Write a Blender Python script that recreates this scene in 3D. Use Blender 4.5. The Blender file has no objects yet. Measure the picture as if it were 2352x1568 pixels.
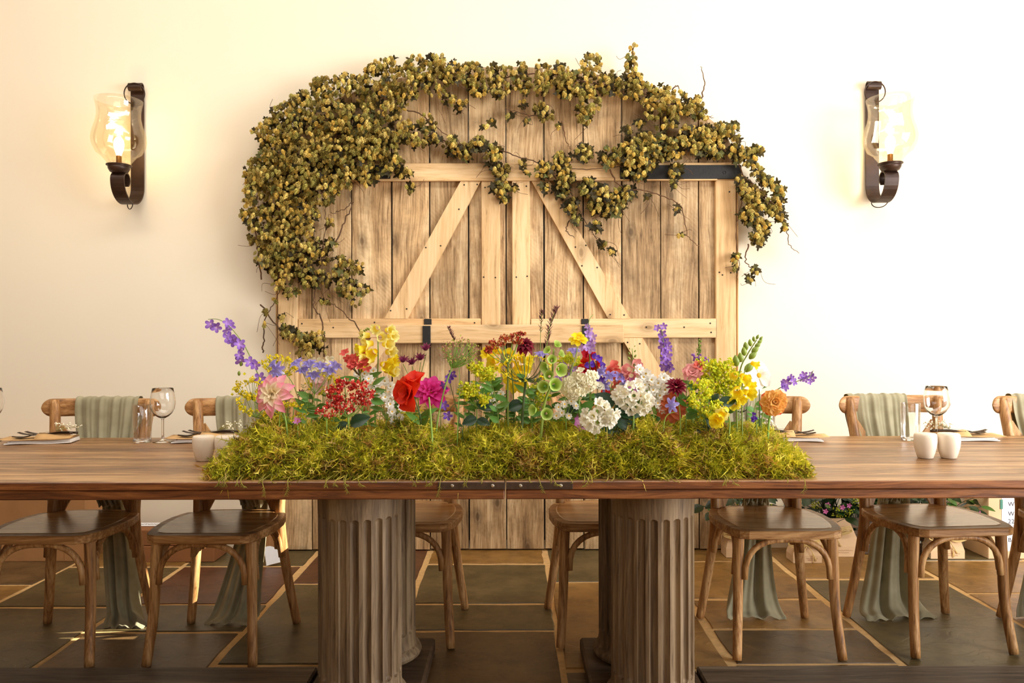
import bpy, math, random
import numpy as np
from mathutils import Vector, Matrix, Euler
random.seed(7); rng = np.random.default_rng(7)
PI = math.pi
scene = bpy.context.scene
COL = scene.collection

# ---------------------------------------------------------------- camera, world, light, exposure
FPX, CAM_H = 1730.0, 1.14
ROLL = -0.0022
cam_d = bpy.data.cameras.new('camera'); cam = bpy.data.objects.new('camera', cam_d); COL.objects.link(cam)
cam_d.sensor_width = 36.0; cam_d.lens = 36.0 * FPX / 2352.0; cam_d.clip_start = 0.05
CAM_M = Matrix.Translation((0, 0, CAM_H)) @ Matrix.Rotation(PI/2, 4, 'X') @ Matrix.Rotation(ROLL, 4, 'Z')
cam.matrix_world = CAM_M
scene.camera = cam
scene.view_settings.view_transform = 'Standard'; scene.view_settings.look = 'None'
scene.view_settings.gamma = 1.0; scene.view_settings.use_curve_mapping = False
scene.view_settings.exposure = 0.88
world = bpy.data.worlds.new('world'); scene.world = world; world.use_nodes = True
world.node_tree.nodes['Background'].inputs[0].default_value = (1.0, 0.93, 0.82, 1)
world.node_tree.nodes['Background'].inputs[1].default_value = 0.3
def area_light(name, loc, target, sx, sy, power, color):
    d = bpy.data.lights.new(name, 'AREA'); d.shape = 'RECTANGLE'; d.size = sx; d.size_y = sy
    d.energy = power; d.color = color
    o = bpy.data.objects.new(name, d); COL.objects.link(o); o.location = loc
    o.rotation_euler = (Vector(target) - Vector(loc)).to_track_quat('-Z', 'Y').to_euler()
    return o
# added area lamps: daylight of assumed windows right, overhead and behind the camera
area_light('assumed_window_light_right', (4.6, 0.7, 1.5), (-0.8, 3.2, 1.0), 3.0, 2.4, 205, (1.0, 1.0, 1.0))
area_light('added_roof_light', (0.0, 1.7, 4.42), (-0.2, 3.3, 0.6), 7.5, 1.3, 150, (1.0, 0.97, 0.91))
area_light('assumed_window_light_front', (0.6, -3.8, 2.9), (-0.4, 4.0, 1.5), 5.0, 1.8, 42, (1.0, 0.98, 0.94))
# added spot lamp for assumed low sun from the right: the small bright patches on the floor behind the table
sd = bpy.data.lights.new('assumed_sun_spot', 'SPOT'); sd.energy = 5200; sd.color = (1.0, 0.93, 0.80); sd.spot_size = math.radians(2.6); sd.spot_blend = 0.05; sd.shadow_soft_size = 0.015
so_ = bpy.data.objects.new('assumed_sun_spot', sd); COL.objects.link(so_); so_.location = (4.6, 3.50, 3.45)
so_.rotation_euler = (Vector((-1.58, 2.94, 0.0)) - Vector((4.6, 3.50, 3.45))).to_track_quat('-Z', 'Y').to_euler()

# ---------------------------------------------------------------- helpers
def P(px, py, Y):
    """the point at distance Y in front of the camera that the photograph shows at this pixel"""
    d = CAM_M.to_3x3() @ Vector((px - 1176.0, 784.0 - py, -FPX))
    return Vector((0, 0, CAM_H)) + d * (Y / d.y)
def PZ(px, py, z):
    d = CAM_M.to_3x3() @ Vector((px - 1176.0, 784.0 - py, -FPX))
    return Vector((0, 0, CAM_H)) + d * ((z - CAM_H) / d.z)
def lin(c):
    c = c / 255.0
    return c / 12.92 if c <= 0.04045 else ((c + 0.055) / 1.055) ** 2.4
def rgb(r, g, b): return (lin(r), lin(g), lin(b), 1.0)

def tag(o, label=None, cat=None, group=None, kind=None):
    if label: o['label'] = label
    if cat: o['category'] = cat
    if group: o['group'] = group
    if kind: o['kind'] = kind
    return o
def thing(name, label, cat, loc=(0, 0, 0), rotz=0.0, group=None):
    o = bpy.data.objects.new(name, None); COL.objects.link(o)
    o.empty_display_size = 0.05; o.location = loc; o.rotation_euler = (0, 0, rotz)
    return tag(o, label, cat, group)
def link(name, mesh, parent=None, kind=None, matrix=None, label=None):
    o = bpy.data.objects.new(name, mesh); COL.objects.link(o)
    if parent is not None: o.parent = parent
    if matrix is not None: o.matrix_local = matrix
    if kind: o['kind'] = kind
    if label: o['label'] = label
    return o
def copy_tree(o, parent=None):
    kids = list(o.children)
    c = o.copy(); COL.objects.link(c)
    if parent is not None: c.parent = parent
    for k in kids: copy_tree(k, c)
    return c

class MB:
    """collects faces and links them as ONE mesh object"""
    def __init__(s): s.v = []; s.f = []; s.sm = []
    def add(s, vs, fs, smooth=False, M=None):
        b = len(s.v)
        for p in vs:
            s.v.append(tuple(M @ Vector(p)) if M is not None else tuple(p))
        for f in fs:
            s.f.append([b + i for i in f]); s.sm.append(smooth)
        return s
    def box(s, c, d, bev=0.0, M=None):
        cx, cy, cz = c; hx, hy, hz = d[0]/2, d[1]/2, d[2]/2
        b = min(bev, hx*.9, hy*.9, hz*.9)
        vs = []; idx = {}
        for sx in (-1, 1):
            for sy in (-1, 1):
                for sz in (-1, 1):
                    for ax in range(3):
                        if b <= 0 and ax: idx[(sx, sy, sz, ax)] = idx[(sx, sy, sz, 0)]; continue
                        p = [sx*hx, sy*hy, sz*hz]
                        for k in range(3):
                            if k != ax: p[k] -= (sx, sy, sz)[k]*b
                        idx[(sx, sy, sz, ax)] = len(vs); vs.append(Vector(p))
        fs = []
        for ax in range(3):
            o1, o2 = [k for k in range(3) if k != ax]
            for sg in (-1, 1):
                q = []
                for a, c2 in ((-1, -1), (1, -1), (1, 1), (-1, 1)):
                    t = [0, 0, 0]; t[ax] = sg; t[o1] = a; t[o2] = c2
                    q.append(idx[(*t, ax)])
                fs.append(q)
        if b > 0:
            for ax in range(3):
                o1, o2 = [k for k in range(3) if k != ax]
                for a in (-1, 1):
                    for c2 in (-1, 1):
                        q = []
                        for sg, w in ((-1, o1), (1, o1), (1, o2), (-1, o2)):
                            t = [0, 0, 0]; t[ax] = sg; t[o1] = a; t[o2] = c2
                            q.append(idx[(*t, w)])
                        fs.append(q)
            for sx in (-1, 1):
                for sy in (-1, 1):
                    for sz in (-1, 1): fs.append([idx[(sx, sy, sz, k)] for k in range(3)])
        for i, f in enumerate(fs):
            n = (vs[f[1]] - vs[f[0]]).cross(vs[f[2]] - vs[f[1]])
            ctr = sum((vs[k] for k in f), Vector())
            if n.dot(ctr) < 0: fs[i] = f[::-1]
        return s.add([(v.x+cx, v.y+cy, v.z+cz) for v in vs], fs, False, M)
    def tube(s, pts, r, seg=8, caps=True, flat=1.0, smooth=True):
        pts = [Vector(p) for p in pts]; n = len(pts)
        rs = r if isinstance(r, (list, tuple)) else [r]*n
        vs = []; up = None
        for i, p in enumerate(pts):
            t = (pts[min(i+1, n-1)] - pts[max(i-1, 0)])
            t = t.normalized() if t.length > 1e-9 else Vector((0, 0, 1))
            if up is None:
                up = Vector((0, 0, 1)) if abs(t.z) < .9 else Vector((1, 0, 0))
            a = (up - t*up.dot(t))
            if a.length < 1e-6: a = t.orthogonal()
            a.normalize(); up = a; b = t.cross(a)
            for k in range(seg):
                w = 2*PI*k/seg
                vs.append(p + a*(math.cos(w)*rs[i]) + b*(math.sin(w)*rs[i]*flat))
        fs = [[i*seg+k, i*seg+(k+1) % seg, (i+1)*seg+(k+1) % seg, (i+1)*seg+k] for i in range(n-1) for k in range(seg)]
        s.add(vs, fs, smooth)
        if caps:
            b = len(s.v) - len(vs)
            s.f.append([b+k for k in range(seg)][::-1]); s.sm.append(False)
            s.f.append([b+(n-1)*seg+k for k in range(seg)]); s.sm.append(False)
        return s
    def lathe(s, prof, seg=24, c=(0, 0, 0), smooth=True, M=None, closed=False):
        vs = []; n = len(prof)
        for r, z in prof:
            for k in range(seg):
                w = 2*PI*k/seg
                vs.append((c[0]+r*math.cos(w), c[1]+r*math.sin(w), c[2]+z))
        fs = [[i*seg+k, i*seg+(k+1) % seg, ((i+1) % n)*seg+(k+1) % seg, ((i+1) % n)*seg+k]
              for i in range(n if closed else n-1) for k in range(seg)]
        return s.add(vs, fs, smooth, M)
    def prism(s, poly, axis, a, b, smooth=False):
        """poly: 2-D points; extruded along axis from a to b"""
        def pt(u, v, w): return {'x': (w, u, v), 'y': (u, w, v), 'z': (u, v, w)}[axis]
        n = len(poly); base = len(s.v)
        s.add([pt(u, v, a) for u, v in poly] + [pt(u, v, b) for u, v in poly],
              [list(range(n))[::-1], [n+i for i in range(n)]] + [[i, (i+1) % n, n+(i+1) % n, n+i] for i in range(n)], smooth)
        return s
    def grid(s, rows, smooth=True):
        """rows: list of equal-length lists of points"""
        m = len(rows[0])
        s.add([p for r in rows for p in r], [[i*m+k, i*m+k+1, (i+1)*m+k+1, (i+1)*m+k] for i in range(len(rows)-1) for k in range(m-1)], smooth)
        return s
    def mesh(s, name, mat):
        me = bpy.data.meshes.new(name)
        me.from_pydata(s.v, [], s.f)
        me.polygons.foreach_set('use_smooth', s.sm)
        if mat is not None: me.materials.append(mat)
        me.update()
        return me
    def build(s, name, mat, parent=None, kind=None, matrix=None, label=None):
        return link(name, s.mesh(name, mat), parent, kind, matrix, label)

def recalc(o):
    import bmesh
    bm = bmesh.new(); bm.from_mesh(o.data); bmesh.ops.recalc_face_normals(bm, faces=bm.faces); bm.to_mesh(o.data); bm.free()
    return o
def spline(pts, n=8):
    """Catmull-Rom through the points"""
    pts = [Vector(p) for p in pts]
    if len(pts) < 3: 
        return [pts[0].lerp(pts[-1], i/n) for i in range(n+1)]
    out = []
    for i in range(len(pts)-1):
        p0 = pts[max(i-1, 0)]; p1 = pts[i]; p2 = pts[i+1]; p3 = pts[min(i+2, len(pts)-1)]
        for k in range(n):
            t = k/n
            out.append(.5*((2*p1) + (p2-p0)*t + (2*p0-5*p1+4*p2-p3)*t*t + (3*p1-p0-3*p2+p3)*t**3))
    out.append(pts[-1]); return out
def lerps(a, b, n): return [a + (b-a)*i/(n-1) for i in range(n)]
def np_mesh(name, V, tris, mat, attr=None, smooth=True):
    """V: (n,3), tris: (m,3); attr: (n,4) colours"""
    me = bpy.data.meshes.new(name)
    me.vertices.add(len(V)); me.vertices.foreach_set('co', np.ascontiguousarray(V, np.float32).ravel())
    m = len(tris)
    me.loops.add(m*3); me.loops.foreach_set('vertex_index', np.ascontiguousarray(tris, np.int32).ravel())
    me.polygons.add(m); me.polygons.foreach_set('loop_start', np.arange(0, m*3, 3, dtype=np.int32))
    me.polygons.foreach_set('use_smooth', np.full(m, smooth))
    if attr is not None:
        ca = me.color_attributes.new('tint', 'FLOAT_COLOR', 'POINT')
        ca.data.foreach_set('color', np.ascontiguousarray(attr, np.float32).ravel())
    if mat is not None: me.materials.append(mat)
    me.update(calc_edges=True); me.validate()
    return me
def tri_arrays(mb):
    V = np.array(mb.v); T = []
    for f in mb.f:
        for i in range(1, len(f)-1): T.append((f[0], f[i], f[i+1]))
    return V, np.array(T)
def merged(V, T, mats):
    """copies of one shape under a list of 4x4 matrices as one vertex and triangle array"""
    A = np.array([np.array(m) for m in mats])
    VV = np.einsum('kij,nj->kni', A[:, :3, :3], V) + A[:, None, :3, 3]
    TT = T[None] + (np.arange(len(A))*len(V))[:, None, None]
    return VV.reshape(-1, 3), TT.reshape(-1, 3)
def frame_from(x, up):
    """matrix whose local X runs along x and whose local Z is as near up as can be"""
    x = Vector(x).normalized(); up = Vector(up)
    z = up - x*up.dot(x)
    z = z.normalized() if z.length > 1e-6 else x.orthogonal().normalized()
    y = z.cross(x)
    return Matrix(((x.x, y.x, z.x), (x.y, y.y, z.y), (x.z, y.z, z.z)))
def xform(loc, R3, s=1.0):
    M = R3.to_4x4()
    S = Matrix.Diagonal((s, s, s, 1)) if not isinstance(s, (tuple, list)) else Matrix.Diagonal((*s, 1))
    M = M @ S; M.translation = Vector(loc)
    return M

# ---------------------------------------------------------------- materials
MATS = {}
def new_mat(name):
    m = bpy.data.materials.new(name); m.use_nodes = True
    nt = m.node_tree; b = nt.nodes['Principled BSDF']
    return m, nt, b
def nd(nt, t, **kw):
    n = nt.nodes.new(t)
    for k, v in kw.items():
        if k.startswith('i_'): n.inputs[k[2:]].default_value = v
        else: setattr(n, k, v)
    return n
def ramp(nt, fac, stops, interp='LINEAR'):
    r = nt.nodes.new('ShaderNodeValToRGB'); r.color_ramp.interpolation = interp
    e = r.color_ramp.elements
    while len(e) < len(stops): e.new(0.5)
    for el, (p, c) in zip(e, stops): el.position = p; el.color = c
    nt.links.new(fac, r.inputs[0]); return r.outputs[0]
def mixc(nt, fac, a, b, mode='MIX'):
    n = nt.nodes.new('ShaderNodeMix'); n.data_type = 'RGBA'; n.blend_type = mode
    for sock, v in ((n.inputs[0], fac), (n.inputs[6], a), (n.inputs[7], b)):
        if hasattr(v, 'links'): nt.links.new(v, sock)
        else: sock.default_value = v
    return n.outputs[2]
def plain(name, c, rough=.6, var=.12, scale=30., bump=0.0, spec=.5, metal=0., sss=0., trans=0., hue=0.0):
    """one colour with a little mottling, and a tone of its own for each object that wears it"""
    if name in MATS: return MATS[name]
    m, nt, b = new_mat(name)
    tc = nd(nt, 'ShaderNodeTexCoord'); no = nd(nt, 'ShaderNodeTexNoise'); no.inputs['Scale'].default_value = scale; no.inputs['Detail'].default_value = 4
    nt.links.new(tc.outputs['Object'], no.inputs['Vector'])
    d = tuple(x*(1-var) for x in c[:3])+(1,); l = tuple(min(1, x*(1+var)) for x in c[:3])+(1,)
    col = ramp(nt, no.outputs['Fac'], [(.3, d), (.7, l)])
    oi = nd(nt, 'ShaderNodeObjectInfo'); hs = nd(nt, 'ShaderNodeHueSaturation')
    mr = nd(nt, 'ShaderNodeMapRange'); mr.inputs['To Min'].default_value = 1-var; mr.inputs['To Max'].default_value = 1+var
    nt.links.new(oi.outputs['Random'], mr.inputs['Value']); nt.links.new(mr.outputs[0], hs.inputs['Value'])
    if hue:
        m2 = nd(nt, 'ShaderNodeMapRange'); m2.inputs['To Min'].default_value = .5-hue; m2.inputs['To Max'].default_value = .5+hue
        nt.links.new(oi.outputs['Random'], m2.inputs['Value']); nt.links.new(m2.outputs[0], hs.inputs['Hue'])
    nt.links.new(col, hs.inputs['Color']); nt.links.new(hs.outputs[0], b.inputs['Base Color'])
    b.inputs['Roughness'].default_value = rough; b.inputs['Metallic'].default_value = metal
    b.inputs['Specular IOR Level'].default_value = spec
    if sss: 
        b.inputs['Subsurface Weight'].default_value = sss; b.inputs['Subsurface Scale'].default_value = 0.01
    if trans:
        # thin tissue: part of the light passes through it
        tr = nd(nt, 'ShaderNodeBsdfTranslucent'); mx = nd(nt, 'ShaderNodeMixShader'); mx.inputs[0].default_value = trans
        nt.links.new(hs.outputs[0], tr.inputs['Color']); nt.links.new(b.outputs[0], mx.inputs[1]); nt.links.new(tr.outputs[0], mx.inputs[2])
        nt.links.new(mx.outputs[0], nt.nodes['Material Output'].inputs['Surface'])
    if bump:
        bp = nd(nt, 'ShaderNodeBump'); bp.inputs['Strength'].default_value = bump; bp.inputs['Distance'].default_value = .004
        nt.links.new(no.outputs['Fac'], bp.inputs['Height']); nt.links.new(bp.outputs[0], b.inputs['Normal'])
    MATS[name] = m; return m
def wood(name, dark, mid, light, axis='Z', fine=60., streak=9., rough=.6, bump=.25, var=.16, knots=True, coat=0., spec=.4, saw=False, stretch=.045, blotch=0.0):
    """sawn wood whose grain runs along an axis; every object takes another piece of the grain"""
    if name in MATS: return MATS[name]
    m, nt, b = new_mat(name); L = nt.links.new
    tc = nd(nt, 'ShaderNodeTexCoord'); oi = nd(nt, 'ShaderNodeObjectInfo')
    off = nd(nt, 'ShaderNodeVectorMath', operation='SCALE'); off.inputs[0].default_value = (17.3, 31.7, 23.1); L(oi.outputs['Random'], off.inputs['Scale'])
    add = nd(nt, 'ShaderNodeVectorMath', operation='ADD'); L(tc.outputs['Object'], add.inputs[0]); L(off.outputs[0], add.inputs[1])
    # slow wander of the grain
    wob = nd(nt, 'ShaderNodeTexNoise'); wob.inputs['Scale'].default_value = 2.2; wob.inputs['Detail'].default_value = 1; L(add.outputs[0], wob.inputs['Vector'])
    wsc = nd(nt, 'ShaderNodeVectorMath', operation='SCALE'); wsc.inputs['Scale'].default_value = .06; L(wob.outputs['Color'], wsc.inputs[0])
    add2 = nd(nt, 'ShaderNodeVectorMath', operation='ADD'); L(add.outputs[0], add2.inputs[0]); L(wsc.outputs[0], add2.inputs[1])
    mp = nd(nt, 'ShaderNodeMapping'); s = [1, 1, 1]; s['XYZ'.index(axis)] = stretch; mp.inputs['Scale'].default_value = s; L(add2.outputs[0], mp.inputs['Vector'])
    n1 = nd(nt, 'ShaderNodeTexNoise'); n1.inputs['Scale'].default_value = streak; n1.inputs['Detail'].default_value = 5; n1.inputs['Roughness'].default_value = .62; L(mp.outputs[0], n1.inputs['Vector'])
    n2 = nd(nt, 'ShaderNodeTexNoise'); n2.inputs['Scale'].default_value = fine; n2.inputs['Detail'].default_value = 6; n2.inputs['Roughness'].default_value = .7; L(mp.outputs[0], n2.inputs['Vector'])
    n1b = nd(nt, 'ShaderNodeMath', operation='MULTIPLY_ADD'); L(n1.outputs['Fac'], n1b.inputs[0]); n1b.inputs[1].default_value = .5
    n2b = nd(nt, 'ShaderNodeMath', operation='MULTIPLY'); L(n2.outputs['Fac'], n2b.inputs[0]); n2b.inputs[1].default_value = .5; L(n2b.outputs[0], n1b.inputs[2])
    g = n1b.outputs[0]
    col = ramp(nt, g, [(.36, dark), (.485, mid), (.60, light)])
    ln = ramp(nt, n2.outputs['Fac'], [(.35, (.42, .42, .42, 1)), (.42, (0, 0, 0, 1))]); col = mixc(nt, ln, col, tuple(x*.6 for x in dark[:3])+(1,))
    if knots:
        ms = [3.9, 3.9, 3.9]; ms['XYZ'.index(axis)] = 2.0
        mk = nd(nt, 'ShaderNodeMapping'); mk.inputs['Scale'].default_value = ms; L(add2.outputs[0], mk.inputs['Vector'])
        sx = nd(nt, 'ShaderNodeSeparateXYZ'); L(mk.outputs[0], sx.inputs[0]); cx = nd(nt, 'ShaderNodeCombineXYZ'); L(sx.outputs[0], cx.inputs[0]); L(sx.outputs[2], cx.inputs[1])
        vo = nd(nt, 'ShaderNodeTexVoronoi', voronoi_dimensions='2D'); vo.inputs['Scale'].default_value = 1.0; L(cx.outputs[0], vo.inputs['Vector'])
        kf = ramp(nt, vo.outputs['Distance'], [(.03, (.8, .8, .8, 1)), (.06, (.35, .35, .35, 1)), (.075, (.5, .5, .5, 1)), (.13, (.12, .12, .12, 1)), (.2, (0, 0, 0, 1))])
        col = mixc(nt, kf, col, tuple(x*.45 for x in dark[:3])+(1,))
    if blotch:
        nb = nd(nt, 'ShaderNodeTexNoise'); nb.inputs['Scale'].default_value = 5.; nb.inputs['Detail'].default_value = 5; nb.inputs['Roughness'].default_value = .7; L(add.outputs[0], nb.inputs['Vector'])
        bf = ramp(nt, nb.outputs['Fac'], [(.46, (0, 0, 0, 1)), (.72, (blotch, blotch, blotch, 1))])
        col = mixc(nt, bf, col, tuple(x*.55 for x in dark[:3])+(1,))
    if saw:
        wv = nd(nt, 'ShaderNodeTexWave', wave_type='BANDS', bands_direction='DIAGONAL'); wv.inputs['Scale'].default_value = 26; wv.inputs['Distortion'].default_value = 2.5; wv.inputs['Detail Scale'].default_value = .6
        L(add.outputs[0], wv.inputs['Vector'])
        nm = nd(nt, 'ShaderNodeTexNoise'); nm.inputs['Scale'].default_value = 3.; L(add.outputs[0], nm.inputs['Vector'])
        sf = ramp(nt, nm.outputs['Fac'], [(.52, (0, 0, 0, 1)), (.68, (.22, .22, .22, 1))])
        sc = mixc(nt, wv.outputs['Fac'], mid, light)
        col = mixc(nt, sf, col, sc)
    hs = nd(nt, 'ShaderNodeHueSaturation'); mr = nd(nt, 'ShaderNodeMapRange'); mr.inputs['To Min'].default_value = 1-var; mr.inputs['To Max'].default_value = 1+var
    L(oi.outputs['Random'], mr.inputs['Value']); L(mr.outputs[0], hs.inputs['Value']); L(col, hs.inputs['Color'])
    L(hs.outputs[0], b.inputs['Base Color'])
    b.inputs['Roughness'].default_value = rough; b.inputs['Specular IOR Level'].default_value = spec; b.inputs['Coat Weight'].default_value = coat; b.inputs['Coat Roughness'].default_value = .25
    bp = nd(nt, 'ShaderNodeBump'); bp.inputs['Strength'].default_value = bump; bp.inputs['Distance'].default_value = .003
    L(n2.outputs['Fac'], bp.inputs['Height']); L(bp.outputs[0], b.inputs['Normal'])
    MATS[name] = m; return m
def tinted(name, rough=.7, trans=.3, spec=.3, mul=1.0):
    """takes its colour from the piece's own 'tint' attribute (each moss sprig, floret or leaf its own natural shade)"""
    if name in MATS: return MATS[name]
    m, nt, b = new_mat(name); L = nt.links.new
    a = nd(nt, 'ShaderNodeVertexColor', layer_name='tint')
    L(a.outputs[0], b.inputs['Base Color']); b.inputs['Roughness'].default_value = rough; b.inputs['Specular IOR Level'].default_value = spec
    if trans:
        tr = nd(nt, 'ShaderNodeBsdfTranslucent'); mx = nd(nt, 'ShaderNodeMixShader'); mx.inputs[0].default_value = trans
        L(a.outputs[0], tr.inputs['Color']); L(b.outputs[0], mx.inputs[1]); L(tr.outputs[0], mx.inputs[2]); L(mx.outputs[0], nt.nodes['Material Output'].inputs['Surface'])
    MATS[name] = m; return m
def graded(name, stops, rough=.5, trans=.35, vein=.1):
    """petal: colour runs from the base (x=0) to the tip (x=1) of the piece"""
    if name in MATS: return MATS[name]
    m, nt, b = new_mat(name); L = nt.links.new
    tc = nd(nt, 'ShaderNodeTexCoord'); sp = nd(nt, 'ShaderNodeSeparateXYZ'); L(tc.outputs['Object'], sp.inputs[0])
    col = ramp(nt, sp.outputs[0], stops)
    mp = nd(nt, 'ShaderNodeMapping'); mp.inputs['Scale'].default_value = (1.5, 24, 1.5); L(tc.outputs['Object'], mp.inputs[0])
    no = nd(nt, 'ShaderNodeTexNoise'); no.inputs['Scale'].default_value = 1.; no.inputs['Detail'].default_value = 3; L(mp.outputs[0], no.inputs['Vector'])
    dk = mixc(nt, no.outputs['Fac'], (1-2*vein, 1-2*vein, 1-2*vein, 1), (1, 1, 1, 1))
    col = mixc(nt, 1.0, col, dk, 'MULTIPLY')
    oi = nd(nt, 'ShaderNodeObjectInfo'); hs = nd(nt, 'ShaderNodeHueSaturation'); mr = nd(nt, 'ShaderNodeMapRange'); mr.inputs['To Min'].default_value = .9; mr.inputs['To Max'].default_value = 1.08
    L(oi.outputs['Random'], mr.inputs['Value']); L(mr.outputs[0], hs.inputs['Value']); L(col, hs.inputs['Color'])
    L(hs.outputs[0], b.inputs['Base Color']); b.inputs['Roughness'].default_value = rough; b.inputs['Specular IOR Level'].default_value = .25
    tr = nd(nt, 'ShaderNodeBsdfTranslucent'); mx = nd(nt, 'ShaderNodeMixShader'); mx.inputs[0].default_value = trans
    L(hs.outputs[0], tr.inputs['Color']); L(b.outputs[0], mx.inputs[1]); L(tr.outputs[0], mx.inputs[2]); L(mx.outputs[0], nt.nodes['Material Output'].inputs['Surface'])
    MATS[name] = m; return m
def glass(name, tint=(1, 1, 1, 1), ior=1.45, rough=0.0):
    m, nt, b = new_mat(name)
    b.inputs['Base Color'].default_value = tint; b.inputs['Transmission Weight'].default_value = 1.0; b.inputs['IOR'].default_value = ior; b.inputs['Roughness'].default_value = rough
    return m
def thin_glass(name, tint, refl=.35, ripple=0.0):
    """blown glass so thin that it does not bend what lies behind: clear with a sheen that grows towards the edge"""
    m, nt, b = new_mat(name); L = nt.links.new
    nt.nodes.remove(b)
    tr = nd(nt, 'ShaderNodeBsdfTransparent'); tr.inputs[0].default_value = tint
    gl = nd(nt, 'ShaderNodeBsdfGlossy'); gl.inputs['Roughness'].default_value = .04; gl.inputs['Color'].default_value = (1, 1, 1, 1)
    lw = nd(nt, 'ShaderNodeLayerWeight'); lw.inputs['Blend'].default_value = .45
    mu = nd(nt, 'ShaderNodeMath', operation='MULTIPLY_ADD'); mu.inputs[1].default_value = refl; mu.inputs[2].default_value = .03; L(lw.outputs['Fresnel'], mu.inputs[0])
    if ripple:
        no = nd(nt, 'ShaderNodeTexNoise'); no.inputs['Scale'].default_value = 60; tc = nd(nt, 'ShaderNodeTexCoord'); L(tc.outputs['Object'], no.inputs['Vector'])
        bp = nd(nt, 'ShaderNodeBump'); bp.inputs['Strength'].default_value = ripple; bp.inputs['Distance'].default_value = .004; L(no.outputs['Fac'], bp.inputs['Height']); L(bp.outputs[0], gl.inputs['Normal'])
    mx = nd(nt, 'ShaderNodeMixShader'); L(mu.outputs[0], mx.inputs[0]); L(tr.outputs[0], mx.inputs[1]); L(gl.outputs[0], mx.inputs[2])
    L(mx.outputs[0], nt.nodes['Material Output'].inputs['Surface'])
    return m
def emit(name, c, strength):
    m, nt, b = new_mat(name)
    b.inputs['Base Color'].default_value = c; b.inputs['Emission Color'].default_value = c; b.inputs['Emission Strength'].default_value = strength
    return m
# ================================================================ THE ROOM
WALL_Y = 4.15
def plaster(name, c):
    m, nt, b = new_mat(name); L = nt.links.new
    tc = nd(nt, 'ShaderNodeTexCoord'); no = nd(nt, 'ShaderNodeTexNoise'); no.inputs['Scale'].default_value = 1.3; no.inputs['Detail'].default_value = 6; L(tc.outputs['Object'], no.inputs['Vector'])
    col = ramp(nt, no.outputs['Fac'], [(.3, tuple(x*.965 for x in c[:3])+(1,)), (.7, c)])
    L(col, b.inputs['Base Color']); b.inputs['Roughness'].default_value = .85; b.inputs['Specular IOR Level'].default_value = .2
    n2 = nd(nt, 'ShaderNodeTexNoise'); n2.inputs['Scale'].default_value = 9; n2.inputs['Detail'].default_value = 7; L(tc.outputs['Object'], n2.inputs['Vector'])
    bp = nd(nt, 'ShaderNodeBump'); bp.inputs['Strength'].default_value = .12; bp.inputs['Distance'].default_value = .006; L(n2.outputs['Fac'], bp.inputs['Height']); L(bp.outputs[0], b.inputs['Normal'])
    return m
M_wall = plaster('cream_plaster', rgb(243, 231, 206))
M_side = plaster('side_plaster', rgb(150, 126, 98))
MB().box((0.3, WALL_Y+.1, 2.25), (10.2, .2, 4.5)).build('wall_back', M_wall, kind='structure')
MB().box((-4.6, 0, 2.25), (.2, 8.5, 4.5)).build('wall_left', M_side, kind='structure')
MB().box((5.2, 0, 2.25), (.2, 8.5, 4.5)).build('wall_right', M_side, kind='structure')
MB().box((0.3, -4.2, 2.25), (10.2, .2, 4.5)).build('wall_front', M_side, kind='structure')
MB().box((0.3, 0, 4.6), (10.2, 8.5, .2)).build('ceiling', M_side, kind='structure')
M_grout = plain('sand_mortar', rgb(205, 168, 112), rough=.9, var=.12, scale=40, bump=.4)
floor = MB().box((0.3, 0, -.0535), (10.2, 8.5, .1)).build('floor', M_grout, kind='structure')
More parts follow.
